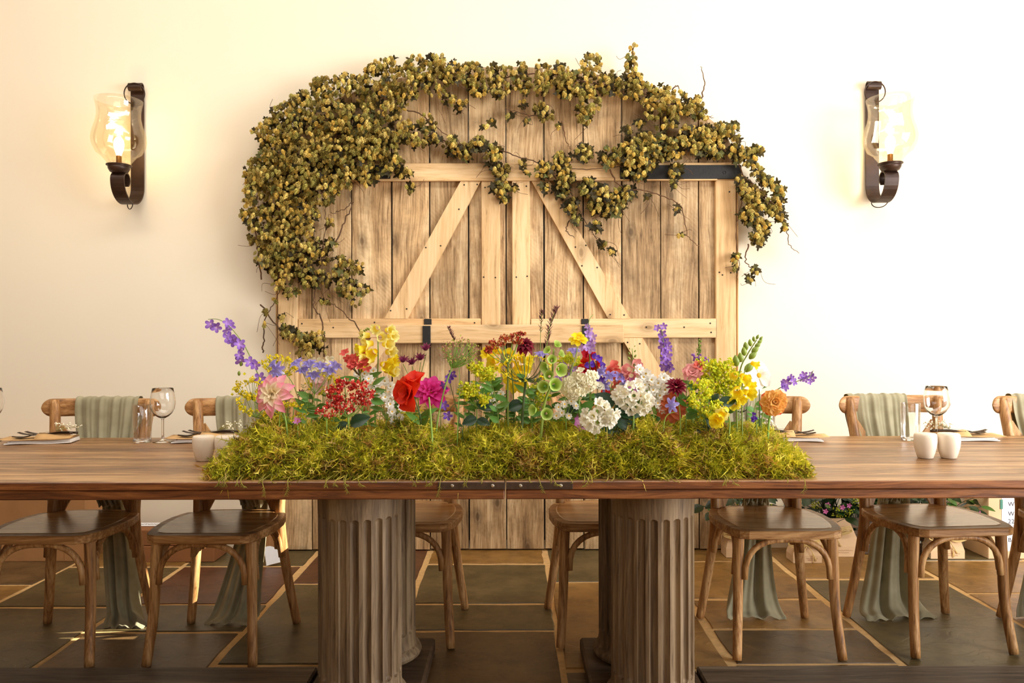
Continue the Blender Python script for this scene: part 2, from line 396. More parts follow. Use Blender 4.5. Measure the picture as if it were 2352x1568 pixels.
def stone(name, a, b_, c, rough=.42):
    m, nt, b = new_mat(name); L = nt.links.new
    tc = nd(nt, 'ShaderNodeTexCoord'); oi = nd(nt, 'ShaderNodeObjectInfo')
    off = nd(nt, 'ShaderNodeVectorMath', operation='SCALE'); off.inputs[0].default_value = (11.3, 27.7, 5.1); L(oi.outputs['Random'], off.inputs['Scale'])
    add = nd(nt, 'ShaderNodeVectorMath', operation='ADD'); L(tc.outputs['Object'], add.inputs[0]); L(off.outputs[0], add.inputs[1])
    no = nd(nt, 'ShaderNodeTexNoise'); no.inputs['Scale'].default_value = 3.2; no.inputs['Detail'].default_value = 8; no.inputs['Roughness'].default_value = .65; L(add.outputs[0], no.inputs['Vector'])
    col = ramp(nt, no.outputs['Fac'], [(.3, a), (.5, b_), (.7, c)])
    # riven ridges
    mp = nd(nt, 'ShaderNodeMapping'); mp.inputs['Scale'].default_value = (1, 2.2, 1); mp.inputs['Rotation'].default_value = (0, 0, .6); L(add.outputs[0], mp.inputs['Vector'])
    n2 = nd(nt, 'ShaderNodeTexNoise'); n2.inputs['Scale'].default_value = 4.5; n2.inputs['Detail'].default_value = 10; n2.inputs['Distortion'].default_value = .8; L(mp.outputs[0], n2.inputs['Vector'])
    step = ramp(nt, n2.outputs['Fac'], [(.40, (.0, .0, .0, 1)), (.43, (.35, .35, .35, 1)), (.55, (.42, .42, .42, 1)), (.575, (.8, .8, .8, 1)), (.8, (1, 1, 1, 1))])
    edge = ramp(nt, n2.outputs['Fac'], [(.555, (0, 0, 0, 1)), (.562, (.3, .3, .3, 1)), (.57, (0, 0, 0, 1))])
    col = mixc(nt, edge, col, tuple(min(1, x*1.5) for x in c[:3])+(1,))
    n4 = nd(nt, 'ShaderNodeTexNoise'); n4.inputs['Scale'].default_value = 14; n4.inputs['Detail'].default_value = 9; n4.inputs['Roughness'].default_value = .75; L(add.outputs[0], n4.inputs['Vector'])
    gr_ = ramp(nt, n4.outputs['Fac'], [(.32, (.55, .55, .52, 1)), (.5, (.95, .95, .95, 1)), (.7, (1.12, 1.12, 1.1, 1))]); col = mixc(nt, 1.0, col, gr_, 'MULTIPLY')
    L(col, b.inputs['Base Color']); b.inputs['Roughness'].default_value = rough; b.inputs['Specular IOR Level'].default_value = .5
    n3 = nd(nt, 'ShaderNodeTexNoise'); n3.inputs['Scale'].default_value = 60; n3.inputs['Detail'].default_value = 5; L(add.outputs[0], n3.inputs['Vector'])
    b1 = nd(nt, 'ShaderNodeBump'); b1.inputs['Strength'].default_value = .35; b1.inputs['Distance'].default_value = .006; L(step, b1.inputs['Height'])
    b2 = nd(nt, 'ShaderNodeBump'); b2.inputs['Strength'].default_value = .2; b2.inputs['Distance'].default_value = .003; L(n3.outputs['Fac'], b2.inputs['Height']); L(b1.outputs[0], b2.inputs['Normal'])
    L(b2.outputs[0], b.inputs['Normal'])
    return m
ST = {'o': stone('ochre_sandstone', rgb(120, 86, 40), rgb(144, 106, 52), rgb(170, 130, 70)),
      'g': stone('olive_sandstone', rgb(76, 64, 38), rgb(96, 82, 50), rgb(118, 100, 64)),
      'r': stone('rust_sandstone', rgb(76, 44, 26), rgb(96, 58, 34), rgb(112, 74, 46)),
      'b': stone('brown_sandstone', rgb(78, 58, 34), rgb(98, 74, 44), rgb(122, 94, 58))}
def flag(x0, x1, y0, y1, k):
    g = .014
    x0 += g*random.uniform(.5, 1.3); x1 -= g*random.uniform(.5, 1.3); y0 += g*random.uniform(.4, 1.2); y1 -= g*random.uniform(.4, 1.2)
    n = 6; edge = []
    for (ax, ay), (bx, by) in (((x0, y0), (x1, y0)), ((x1, y0), (x1, y1)), ((x1, y1), (x0, y1)), ((x0, y1), (x0, y0))):
        for i in range(n):
            t = i/n; j = 0 if i == 0 else random.uniform(-.004, .004)
            edge.append((ax+(bx-ax)*t + (j if ax == bx else 0), ay+(by-ay)*t + (j if ay == by else 0)))
    cx, cy = (x0+x1)/2, (y0+y1)/2; N = len(edge); up = random.uniform(-.001, .001)
    mb = MB()
    mb.add([(x-cx, y-cy, -.02) for x, y in edge] + [(x-cx, y-cy, -.004+up) for x, y in edge]
           + [((x-cx)*.985, (y-cy)*.985, up) for x, y in edge],
           [[i, (i+1) % N, N+(i+1) % N, N+i] for i in range(N)] + [[N+i, N+(i+1) % N, 2*N+(i+1) % N, 2*N+i] for i in range(N)] + [[2*N+i for i in range(N)]])
    o = mb.build('flagstone', ST[k], floor); o.location = (cx, cy, 0)
XL = [-3.5, -2.86, -2.26, -1.68, -1.06, -.45, .175, .775, 1.37, 2.04, 2.66, 3.3]
CR = [([3.1, 3.7], 'bgo'), ([2.3, 3.0, 3.55], 'gbob'), ([2.55, 3.25, 3.83], 'bggo'), ([2.35, 2.96, 3.28, 3.84], 'gbgrg'), ([2.66, 3.55], 'ggr'),
      ([2.1, 2.97, 3.27, 3.86], 'bbggo'), ([2.62, 3.57], 'bog'), ([2.2, 2.66, 2.98, 3.33, 3.9], 'gbbooo'), ([2.4, 3.61], 'bgo'), ([2.9, 3.4, 3.9], 'goog'), ([2.6, 3.3], 'bog')]
for i in range(len(XL)-1):
    ys = [1.0] + CR[i][0] + [4.149]; ks = CR[i][1]
    for j in range(len(ys)-1): flag(XL[i], XL[i+1], ys[j], ys[j+1], ks[min(j, len(ks)-1)])

# ================================================================ BARN DOOR PANEL
W_plank = wood('weathered_scaffold_board', rgb(122, 94, 62), rgb(194, 158, 112), rgb(232, 202, 156), 'Z', var=.22, saw=True, blotch=.55, fine=95., streak=13., rough=.75, bump=.35)
W_pine = wood('pale_planed_pine', rgb(198, 156, 104), rgb(222, 184, 132), rgb(236, 204, 156), 'Z', var=.06, rough=.65, bump=.15, streak=6)
W_pineX = wood('pale_planed_pine_across', rgb(198, 156, 104), rgb(222, 184, 132), rgb(236, 204, 156), 'X', var=.06, rough=.65, bump=.15, streak=6)
M_black = plain('black_iron', rgb(26, 24, 22), rough=.55, var=.2, scale=80, bump=.25)
M_screw = plain('dark_screw', rgb(30, 24, 18), rough=.6)
YF = 4.11                      # front face of the planks
door = thing('barn_doors', 'arched pair of plank barn doors with diagonal braces on the cream wall', 'barn doors', (P(1164, 1262, YF).x, YF, 0))
D0 = door.location.copy()
def DP(px, py, Y=YF):
    v = P(px, py, Y); return v.x - D0.x, v.z
joints = [634, 716, 808, 900, 987, 1077, 1162.5, 1250, 1340, 1428.5, 1518, 1605, 1697]
def arch(px): return 385 - 232*math.sqrt(max(0, 1-((px-1165)/533)**2))
gap = .0042
for a, b in zip(joints, joints[1:]):
    x0, _ = DP(a, 700); x1, _ = DP(b, 700)
    x0 += gap*random.uniform(.6, 1.3)/1; x1 -= gap*random.uniform(.6, 1.3)
    zb = random.uniform(.006, .012); yo = random.uniform(0, .004)
    top = [(x0+(x1-x0)*t, DP(a+(b-a)*t, arch(a+(b-a)*t))[1]) for t in (0, .25, .5, .75, 1)]
    poly = [(x0, zb), (x1, zb)] + top[::-1]
    cx = (x0+x1)/2
    mb = MB().prism([(u-cx, v) for u, v in poly], 'y', yo, .028)
    mb.build('plank', W_plank, door, matrix=Matrix.Translation((cx, 0, 0)))
# one black sheet behind the planks, seen as the black joints
MB().box((0, .034, 1.1), (2.5, .010, 2.1)).build('backing_board', M_black, door)
def bar(name, px0, px1, py0, py1, proud, thick, mat, bev=.004, parent=door, base=0.0):
    x0, z1 = DP(px0, py0, YF-proud); x1, z0 = DP(px1, py1, YF-proud)
    c = ((x0+x1)/2, -proud+thick/2, (z0+z1)/2)
    return MB().box((0, 0, 0), (x1-x0, thick, z1-z0), bev).build(name, mat, parent, matrix=Matrix.Translation(c))
TH = .026
bar('stile', 1643, 1692, 412, 1130, TH, TH, W_pine); bar('stile', 637, 684, 412, 1130, TH, TH, W_pine)
bar('stile', 1105, 1150, 414, 1128, TH, TH, W_pine); bar('stile', 1175.5, 1218.5, 414, 1128, TH, TH, W_pine)
bar('rail', 637, 1692, 375, 413, TH+.004, TH+.004, W_pineX)
bar('rail', 684, 1104.5, 732, 775.5, TH, TH, W_pineX); bar('rail', 1219, 1648, 732, 775.5, TH, TH, W_pineX)
bar('trim_strip', 860, 1648, 408, 414, TH+.008, .012, W_pineX, .002)
bar('edge_post', 1692.5, 1698, 412, 1245, .012, .03, W_pine); bar('edge_post', 632, 637, 412, 1245, .012, .03, W_pine)
def brace(p, name='brace'):
    pts = [DP(x, y, YF-TH) for x, y in p]
    o = MB().prism(pts, 'y', -TH, 0.0).build(name, W_pine, door); recalc(o)
brace([(1058, 416), (1104, 416), (936, 731.5), (883, 731.5)]); brace([(1221, 416), (1262, 416), (1448, 731.5), (1397, 731.5)])
brace([(1428, 776), (1476, 776), (1642, 1050), (1642, 1128)]); brace([(900, 776), (852, 776), (686, 1050), (686, 1128)])
sc = MB()
for x, y in ((1066, 424), (1096, 423), (1054, 480), (978, 568), (1012, 564), (897, 713), (934, 709), (1114, 430), (1140, 428), (1111, 636), (1138, 637), (1186, 636), (1211, 634), (1190, 428), (1209, 427),
             (1240, 426), (1258, 424), (1322, 567), (1346, 563), (1337, 610), (1372, 614), (1402, 722), (1434, 723), (1485, 751), (1572, 751), (1632, 742), (1634, 763), (765, 752), (693, 743), (860, 740), (1090, 741),
             (1653, 625), (1660, 631), (1679, 626), (1676, 440), (1442, 786), (1470, 789), (945, 384), (1002, 409), (1090, 409)):
    u, v = DP(x, y, YF-TH-.005); sc.lathe([(0, -.002), (.0042, -.0015), (.0042, .0015), (0, .002)], 8, M=Matrix.Translation((u, -TH-.0008, v)) @ Matrix.Rotation(PI/2, 4, 'X'))
sc.build('screw_heads', M_screw, door, kind='stuff')
# black strap hinges across the top rail, bent round the outer ends
def strap(px0, px1, end, label):
    pr = TH+.009
    o = bar('strap_hinge', px0, px1, 379, 411, pr, .006, M_black, .002); o['label'] = label
    xe, z1 = DP(end, 379, YF-pr); xe2, z0 = DP(end, 411, YF-pr)
    s = 1 if xe > 0 else -1
    MB().box((0, 0, 0), (.006, .05, z1-z0), .002).build('hinge_return', M_black, o, matrix=Matrix.Translation((xe-o.location.x, .022, (z0+z1)/2-o.location.z)))
    b = MB()
    for t in (.12, .5, .86):
        x = px0+(px1-px0)*t; u, v = DP(x, 396, YF-pr)
        b.lathe([(0, -.003), (.007, -.002), (.008, .002)], 10, M=Matrix.Translation((u-o.location.x, -.004, v-o.location.z)) @ Matrix.Rotation(PI/2, 4, 'X'))
    b.build('bolt_heads', M_black, o, kind='stuff')
strap(1424, 1703, 1702, 'black strap hinge bent round the outer frame'); strap(627, 897, 628, 'black strap hinge half hidden under the hops')
# brackets (part of the doors) and the loose drop bar that lies in them
for px in (982.5, 1343.5):
    x, z1 = DP(px, 732, YF-.03); _, z0 = DP(px, 791, YF-.09)
    w = .041
    b = MB().box((0, -.030, z1-.028), (w, .006, .056), .002)
    b.box((0, -.056, z0+.003), (w, .056, .006), .002)
    b.box((0, -.087, z0+.05), (w+.002, .006, .1), .002)
    b.build('bar_bracket', M_black, door, matrix=Matrix.Translation((x, 0, 0)), label='black iron bracket holding the drop bar')
xa, z1 = DP(888, 746, YF-.08); xb, z0 = DP(1433, 789, YF-.08)
brk_z0 = DP(982.5, 791, YF-.09)[1]+.006
wb = thing('drop_bar', 'pale pine drop bar lying in two black brackets across the doors', 'wooden bar', (D0.x+(xa+xb)/2, YF-.0575, brk_z0+.0005))
MB().box((0, 0, (z1-brk_z0)/2), (xb-xa, .046, z1-brk_z0), .004).build('beam', W_pineX, wb)
# ================================================================ TABLES
W_top = wood('oiled_table_board', rgb(70, 45, 24), rgb(126, 88, 52), rgb(186, 144, 96), 'X', var=.16, rough=.36, bump=.25, streak=20, fine=120, knots=False, stretch=.035, spec=.5)
W_edge = wood('dark_table_edge', rgb(48, 24, 10), rgb(104, 58, 26), rgb(146, 92, 48), 'X', var=.10, rough=.42, bump=.35, streak=16, fine=90, knots=False, stretch=.05)
W_col = wood('grey_weathered_column', rgb(82, 64, 45), rgb(116, 95, 70), rgb(150, 128, 98), 'Z', var=.12, rough=.6, bump=.35, streak=16, fine=90, knots=False, stretch=.04)
W_dark = wood('dark_table_base', rgb(46, 34, 24), rgb(72, 54, 38), rgb(100, 78, 58), 'X', var=.1, rough=.55, bump=.25, knots=False)
W_str = wood('grey_worn_stretcher', rgb(52, 42, 34), rgb(82, 68, 54), rgb(120, 104, 86), 'X', var=.1, rough=.5, bump=.3, knots=False)
M_plate = plain('rusty_steel_plate', rgb(58, 44, 34), rough=.5, var=.3, scale=50, bump=.3, metal=.5)
M_bolt = plain('steel_bolt', rgb(150, 140, 125), rough=.35, metal=.9)
TZ, TF, TB = .758, 2.06, 3.02           # table top height, front edge, back edge
JX = -.019                              # where the two tables meet
LEN = 3.10
def fluted(rad, z0, z1, n=22):
    """turned column with flutes that end in round arches"""
    mb = MB(); K = 12; seg = n*K
    zs = [z0, z0+.005, z0+.015, z0+.026, z0+.031, z0+.038, z0+.060]   # base torus
    rr = [rad+.012, rad+.018, rad+.021, rad+.016, rad+.012, rad+.004, rad]
    fl0, fl1 = z0+.085, z1-.072
    e = [0, .0006, .002, .004, .007, .0105, .0125]
    zz = [fl0+x for x in e] + [fl0+.1] + [fl1-.1] + [fl1-x for x in e[::-1]]
    rows = [(z, r, None) for z, r in zip(zs, rr)] + [(z, rad, z) for z in zz] + [(z1, rad+.002, None)]
    hw = PI/n*.70; R = hw*rad; depth = .0130     # half width of a flute as angle and length
    us = [-1, -.705, -.70, -.60, -.40, -.20, 0, .20, .40, .60, .70, .705]
    vs = []
    for z, r, f in rows:
        for k in range(seg):
            u = us[k % K]*PI/n; a = 2*PI*(k//K)/n + u + PI/n
            rr_ = r
            if f is not None:
                q = min(f-fl0, fl1-f)
                h = 1.0 if q >= R else math.sqrt(max(0, 1-((R-q)/R)**2))
                v = abs(u)/hw
                if v < .99 and h > 0:
                    rr_ = r-depth*max(0, h*h-v*v)**.5 if h < 1 else r-depth*math.sqrt(1-v*v)
            vs.append((rr_*math.cos(a), rr_*math.sin(a), z))
    fs = [[i*seg+k, i*seg+(k+1) % seg, (i+1)*seg+(k+1) % seg, (i+1)*seg+k] for i in range(len(rows)-1) for k in range(seg)]
    mb.add(vs, fs, False); return mb
col_mesh = fluted(.125, .052, TZ-.05-.012).mesh('column', W_col)
def table(x0, x1, sgn, label):
    cx = (x0+x1)/2; cy = (TF+TB)/2
    t = thing('trestle_table', label, 'table', (cx, cy, 0), 0, 'trestle tables set end to end')
    L = x1-x0-.004; n = 9; ys = lerps(TF-cy, TB-cy, n+1)
    for i in range(n):
        w = ys[i+1]-ys[i]-.0012
        MB().box((0, 0, 0), (L, w, .022), .0014).build('top_board', W_top, t, matrix=Matrix.Translation((0, (ys[i]+ys[i+1])/2, TZ-.011+random.uniform(-.0004, .0004))))
    # lower boards: a frame one step proud of nothing, with a groove between the layers
    MB().box((0, 0, 0), (L, .10, .027), .003).build('apron_board', W_edge, t, matrix=Matrix.Translation((0, TF-cy+.052, TZ-.0365)))
    MB().box((0, 0, 0), (L, .10, .027), .003).build('apron_board', W_edge, t, matrix=Matrix.Translation((0, TB-cy-.052, TZ-.0365)))
    MB().box((0, 0, 0), (L, TB-TF-.22, .02), .0).build('under_board', W_dark, t, matrix=Matrix.Translation((0, 0, TZ-.034)))  # unseen board that closes the underside to keep it dark
    MB().box((0, 0, 0), (L, .005, .0205), .0015).build('edge_strip', W_edge, t, matrix=Matrix.Translation((0, TF-cy-.0028, TZ-.0112)))
    # steel plate let into the edge at the joint
    px = .182; xe = (L/2-px/2) if sgn < 0 else -(L/2-px/2)
    pl = MB().box((0, 0, 0), (px, .003, .0195), .0008).build('joint_plate', M_plate, t, matrix=Matrix.Translation((xe, TF-cy-.0065, TZ-.0112)), label='dark steel plate with two bolts')
    for q in (-.052, .058):
        MB().lathe([(0, -.002), (.0045, -.002), (.0055, 0), (.003, .001), (0, .0012)], 10, M=Matrix.Translation((q, -.0018, 0)) @ Matrix.Rotation(PI/2, 4, 'X')).build('bolt', M_bolt, pl)
    for s in (-1, 1):
        pxx = s*(LEN/2-.446)
        for yc in (2.30, 2.635):
            link('column', col_mesh, t, matrix=Matrix.Translation((pxx, yc-cy, 0)) @ Matrix.Rotation(random.uniform(0, .3), 4, 'Z'))
        MB().box((0, 0, 0), (.36, .755, .05), .008).build('plinth', W_dark, t, matrix=Matrix.Translation((pxx, 2.3975-cy, .0265)))
        MB().box((0, 0, 0), (.36, .12, .014), .003).build('cross_plate', W_dark, t, matrix=Matrix.Translation((pxx-.0*s, 2.245-cy, TZ-.057)))
        MB().box((0, 0, 0), (.16, .62, .014), .003).build('bearer', W_dark, t, matrix=Matrix.Translation((pxx, 2.51-cy, TZ-.0575)))
    MB().box((0, 0, 0), (LEN-.446*2-.37, .15, .055), .006).build('stretcher', W_str, t, matrix=Matrix.Translation((0, 2.44-cy, .0295)))
    return t
table(JX-LEN, JX, -1, 'long wooden table whose right end is under the moss, left of the joint')
table(JX, JX+LEN, 1, 'long wooden table whose left end is under the moss, right of the joint')

# ================================================================ CHAIRS
W_ch = wood('limed_oak_chair', rgb(112, 74, 40), rgb(168, 120, 70), rgb(212, 168, 114), 'Z', var=.06, rough=.45, bump=.3, streak=22, fine=110, knots=False, stretch=.06)
W_chX = wood('limed_oak_chair_across', rgb(112, 74, 40), rgb(168, 120, 70), rgb(212, 168, 114), 'X', var=.06, rough=.45, bump=.3, streak=22, fine=110, knots=False, stretch=.05)
W_seat = wood('oak_veneer_seat', rgb(132, 92, 50), rgb(174, 128, 76), rgb(206, 162, 108), 'X', var=.05, rough=.24, bump=.10, streak=22, fine=120, knots=False, stretch=.05, spec=.6)
M_foot = plain('grey_felt_pad', rgb(120, 118, 115), rough=.9)
SZ = .467
def seat_outline(n=6, inset=0.0, notch=True):
    pts = [(-.15, -.212), (.15, -.212), (.18, -.198), (.197, -.165), (.212, -.10), (.221, -.02), (.219, .06), (.207, .12), (.195, .15)]
    if notch: pts += [(.150, .152), (.150, .178)]
    else: pts += [(.172, .168)]
    pts += [(.13, .198), (.07, .207), (0, .21)]
    full = pts + [(-x, y) for x, y in pts[::-1][1:] if abs(x) > 1e-6 and not (abs(x+.0) == .15 and y == -.212)]
    if inset:
        full = [(x*(1-inset/.21), y*(1-inset/.21)) for x, y in full]
    return full
def make_chair(name):
    t = thing(name, None, 'chair')
    out = seat_outline()
    mb = MB()
    N = len(out)
    zt, zb = SZ, SZ-.030
    ch = [(x*.985, y*.985) for x, y in out]
    mb.add([(x*.985, y*.985, zb) for x, y in out] + [(x, y, zb+.004) for x, y in out] + [(x, y, zt-.004) for x, y in out] + [(x, y, zt) for x, y in ch],
           [[j*N+i, j*N+(i+1) % N, (j+1)*N+(i+1) % N, (j+1)*N+i] for j in range(3) for i in range(N)] + [list(range(N))[::-1], [3*N+i for i in range(N)]])
    seat = mb.build('seat', W_chX, t)
    # sunk veneer panel with a fine groove round it
    pan = [(x*.86, y*.86+.004) for x, y in seat_outline(notch=False)]
    M = len(pan)
    mb = MB().add([(x*1.012, y*1.012, SZ+.0002) for x, y in pan] + [(x*.99, y*.99, SZ+.0016) for x, y in pan] + [(x*.6, y*.6, SZ-.0001+.001) for x, y in pan],
                  [[j*M+i, j*M+(i+1) % M, (j+1)*M+(i+1) % M, (j+1)*M+i] for j in range(2) for i in range(M)] + [[2*M+i for i in range(M)]], False)
    mb.build('seat_panel', W_seat, seat)
    for s in (-1, 1):
        # front leg, slightly sabred
        pts = spline([(s*.168, -.150, SZ-.028), (s*.172, -.153, .33), (s*.176, -.160, .18), (s*.188, -.190, .004)], 5)
        mb = MB().tube(pts, lerps(.0195, .0165, len(pts)), 12); mb.build('leg', W_ch, t)
        # rear leg that runs on into the back post
        pts = spline([(s*.216, .228, .004), (s*.192, .205, .17), (s*.172, .184, .34), (s*.164, .180, .47), (s*.171, .199, .62), (s*.184, .228, .78), (s*.195, .247, .905)], 5)
        rr = [.0165+.0035*min(1, i/12) for i in range(len(pts))]; rr[-1] = .0165
        pr = MB().tube(pts, rr, 12).build('back_post', W_ch, t)
        MB().lathe([(0, -.001), (.0065, -.001), (.0068, .001), (.004, .0022), (0, .0025)], 10, M=Matrix.Translation((s*.1915, .2255, .868)) @ Matrix.Rotation(PI/2, 4, 'X')).build('plug', W_ch, pr)
    # curved top rail with rounded ends
    n = 34; rows = []
    for i in range(n+1):
        u = -math.cos(PI*i/n); x = u*.242; y = .278-.040*u*u-.004*u**4
        e = max(0, (abs(x)-.206)/.0362); hh = .0365*math.sqrt(max(0.0, 1-e*e)) if e > 0 else .0365
        hh = max(hh, .0015); zc = .874
        ring = []
        for a in range(12):
            w = 2*PI*a/12; ca, sa = math.cos(w), math.sin(w)
            ring.append((x, y+.0105*(abs(ca)**.6)*(1 if ca > 0 else -1)*max(.35, hh/.0365), zc+hh*(abs(sa)**.7)*(1 if sa > 0 else -1)))
        rows.append(ring+[ring[0]])
    mb = MB().grid(rows); mb.add([p for p in rows[0][:-1]], [list(range(12))], False); mb.add([p for p in rows[-1][:-1]], [list(range(12))[::-1]], False)
    mb.build('top_rail', W_chX, t)
    # two crossing bent slats of the back
    for s, dy in ((1, .0), (-1, .010)):
        cl = spline([(-s*.176, .236, .80), (-s*.112, .236, .715), (0, .222+dy, .625), (s*.100, .202, .545), (s*.146, .188, .462)], 6)
        rows = []
        for i, c in enumerate(cl):
            a = cl[min(i+1, len(cl)-1)]-cl[max(i-1, 0)]; a.normalize(); wd = Vector((-a.z, 0, a.x)).normalized()*.0185; nn = Vector((0, 1, 0))*.0045
            q = [c-wd-nn, c+wd-nn, c+wd+nn, c-wd+nn]; rows.append(q+[q[0]])
        mb = MB().grid(rows, False); mb.add(rows[0][:4], [[0, 1, 2, 3]]); mb.add(rows[-1][:4], [[3, 2, 1, 0]]); mb.build('cross_slat', W_ch, t)
    # bent-wood arches that brace the legs under the seat
    def arch(p0, p1, apex_z, foot_z, inward, name='bentwood_brace'):
        p0 = Vector(p0); p1 = Vector(p1); iv = Vector(inward)
        pts = []
        for i in range(17):
            w = PI*i/16; u = .5-.5*math.cos(w)
            uu = .5-.5*math.copysign(abs(math.cos(w))**.8, math.cos(w))
            c = p0.lerp(p1, uu); c.z = foot_z+(apex_z-foot_z)*math.sin(w)**.75
            pts.append(c+iv*math.sin(w))
        MB().tube(pts, .0115, 8).build(name, W_ch, t)
    zf = SZ-.030-.010
    arch((-.153, -.168, 0), (.153, -.168, 0), zf, .285, (0, .0, 0))
    for s in (-1, 1): arch((s*.180, -.128, 0), (s*.176, .158, 0), zf, .290, (-s*.02, 0, 0))
    arch((-.150, .188, 0), (.150, .188, 0), zf, .315, (0, -.02, 0))
    return t
proto = make_chair('cross_back_chair')
CH = [(-1.672, 2.83, 0, 'oak cross-back chair with a sage sash, at the left end of the row'),
      (-1.095, 2.83, -1, 'oak cross-back chair with a sage sash just left of the moss'),
      (-.418, 2.985, 0, 'bare oak cross-back chair right beside the left fluted column'),
      (.366, 2.985, 0, 'bare oak cross-back chair left of and behind the right fluted column'),
      (.988, 2.875, 0, 'oak cross-back chair behind the orange dahlia, right of the right column'),
      (1.615, 2.905, 5, 'oak cross-back chair with a sage sash behind the right shakers'),
      (2.222, 2.87, 0, 'oak cross-back chair cut off by the right edge of the photo')]
chairs = []
for i, (x, y, a, lb) in enumerate(CH):
    c = proto if i == 0 else copy_tree(proto)
    c.location = (x, y, 0); c.rotation_euler = (0, 0, math.radians(a))
    tag(c, lb, 'chair', 'cross-back chairs along the table'); chairs.append(c)

# ================================================================ SASHES
def cloth_mat(name, a, b_):
    m, nt, b = new_mat(name); L = nt.links.new
    tc = nd(nt, 'ShaderNodeTexCoord'); no = nd(nt, 'ShaderNodeTexNoise'); no.inputs['Scale'].default_value = 14; no.inputs['Detail'].default_value = 5; L(tc.outputs['Object'], no.inputs['Vector'])
    col = ramp(nt, no.outputs['Fac'], [(.3, a), (.7, b_)]); L(col, b.inputs['Base Color']); b.inputs['Roughness'].default_value = .75
    b.inputs['Sheen Weight'].default_value = .2; b.inputs['Specular IOR Level'].default_value = .2
    tr = nd(nt, 'ShaderNodeBsdfTranslucent'); mx = nd(nt, 'ShaderNodeMixShader'); mx.inputs[0].default_value = .22; L(col, tr.inputs['Color'])
    L(b.outputs[0], mx.inputs[1]); L(tr.outputs[0], mx.inputs[2]); L(mx.outputs[0], nt.nodes['Material Output'].inputs['Surface'])
    n2 = nd(nt, 'ShaderNodeTexNoise'); n2.inputs['Scale'].default_value = 260; L(tc.outputs['Object'], n2.inputs['Vector'])
    bp = nd(nt, 'ShaderNodeBump'); bp.inputs['Strength'].default_value = .15; bp.inputs['Distance'].default_value = .001; L(n2.outputs['Fac'], bp.inputs['Height']); L(bp.outputs[0], b.inputs['Normal'])
    return m
M_sage = cloth_mat('sage_chiffon', rgb(160, 152, 120), rgb(184, 176, 144))
def cloth_strip(path, n_u, folds, seed, ny=(0, 1, 0)):
    """path: list of (x, y, z, half width, fold depth, skew); rows across, columns along x with pleats"""
    r = random.Random(seed); ph = [r.uniform(0, 6.28) for _ in range(4)]
    keys = [Vector(p[:3]) for p in path]; rows = []
    n = 7; m = len(path)
    def cat(i, t, k):
        g = lambda j: path[min(max(j, 0), m-1)][k]
        p0, p1, p2, p3 = g(i-1), g(i), g(i+1), g(i+2)
        return .5*((2*p1)+(p2-p0)*t+(2*p0-5*p1+4*p2-p3)*t*t+(3*p1-p0-3*p2+p3)*t**3)
    st = [(i, k/n) for i in range(m-1) for k in range(n)] + [(m-2, 1.0)]
    pos = [[cat(i, t, k) for k in range(6)] for i, t in st]
    for q, (x, y, z, hw, fd, sk) in enumerate(pos):
        a = Vector(pos[min(q+1, len(pos)-1)][:3])-Vector(pos[max(q-1, 0)][:3]); a.normalize()
        side = Vector((1, 0, 0)); nn = side.cross(a).normalized()
        row = []
        s = q/len(pos)
        for k in range(n_u+1):
            u = -1+2*k/n_u
            w = folds*u*PI+ph[0]+sk*2.0+.5*math.sin(2.1*u+ph[1]+3*s)
            d = math.sin(w)+.45*math.sin(w*1.73+ph[2])+.25*math.sin(w*2.9+ph[3])
            p = Vector((x, y, z))+side*(hw*u+.35*fd*math.cos(w)*(1-abs(u)))+nn*(fd*d)+Vector((0, 0, -.012*abs(u)*hw/.1 if q > len(pos)-3 else 0))
            row.append(p)
        rows.append(row)
    return rows
def sash(ch, label, tail, seed, top=(-.045, .118), off=0.0):
    cx, cy = ch.location.x, ch.location.y
    t = thing('chair_sash', label, 'sash', (cx, cy, 0), ch.rotation_euler.z, 'sage sashes over the chair backs')
    x0, hw = top
    zr = .874+.0385
    # one length: from the gather behind the crossing up, over the rail and down the front into the gather again
    f = [(x0+.035, .262, .545, .05, .010, .5), (x0+.03, .292, .62, .062, .010, .4), (x0+.015, .304, .72, hw*.8, .007, .2), (x0, .303, .85, hw*.97, .004, .05), (x0, .297, zr-.008, hw, .0022, 0), (x0, .280, zr+.0035, hw, .0018, 0),
         (x0, .262, zr-.002, hw, .0020, 0), (x0, .2535, .885, hw, .0030, 0), (x0+.002, .2470, .83, hw*.98, .0042, .05), (x0+.008, .234, .75, hw*.90, .0060, .12), (x0+.018, .214, .66, hw*.72, .0085, .25), (x0+.028, .200, .58, .062, .010, .4), (x0+.034, .196, .53, .046, .011, .5), (x0+.036, .222, .485, .046, .011, .5)]
    o = MB().grid(cloth_strip(f, 96, 5.0, seed)).build('drape', M_sage, t); md = o.modifiers.new('cloth', 'SOLIDIFY'); md.thickness = .0012
    o = MB().grid(cloth_strip(tail, 60, 2.6, seed+2)).build('tail', M_sage, t); md = o.modifiers.new('cloth', 'SOLIDIFY'); md.thickness = .0012
    # the knot that gathers it behind the crossing
    k = MB()
    pts = spline([(x0-.015, .235, .50), (x0-.01, .268, .53), (x0+.03, .288, .535), (x0+.07, .268, .53), (x0+.08, .235, .50)], 5)
    k.tube(pts, [.010+.012*math.sin(PI*i/(len(pts)-1)) for i in range(len(pts))], 10)
    k.build('knot', M_sage, t)
    return t
sash(chairs[0], 'sage chiffon sash over the leftmost chair, its tail puddled on the floor', 
     [(.03, .280, .54, .046, .013, 0), (.03, .275, .48, .05, .015, .1), (.045, .268, .36, .062, .016, .2), (.06, .262, .22, .070, .017, .3), (.07, .258, .10, .070, .016, .4), (.085, .245, .035, .072, .014, .5), (.11, .205, .014, .085, .010, .6), (.125, .165, .011, .078, .006, .7)], 3, top=(.012, .128))
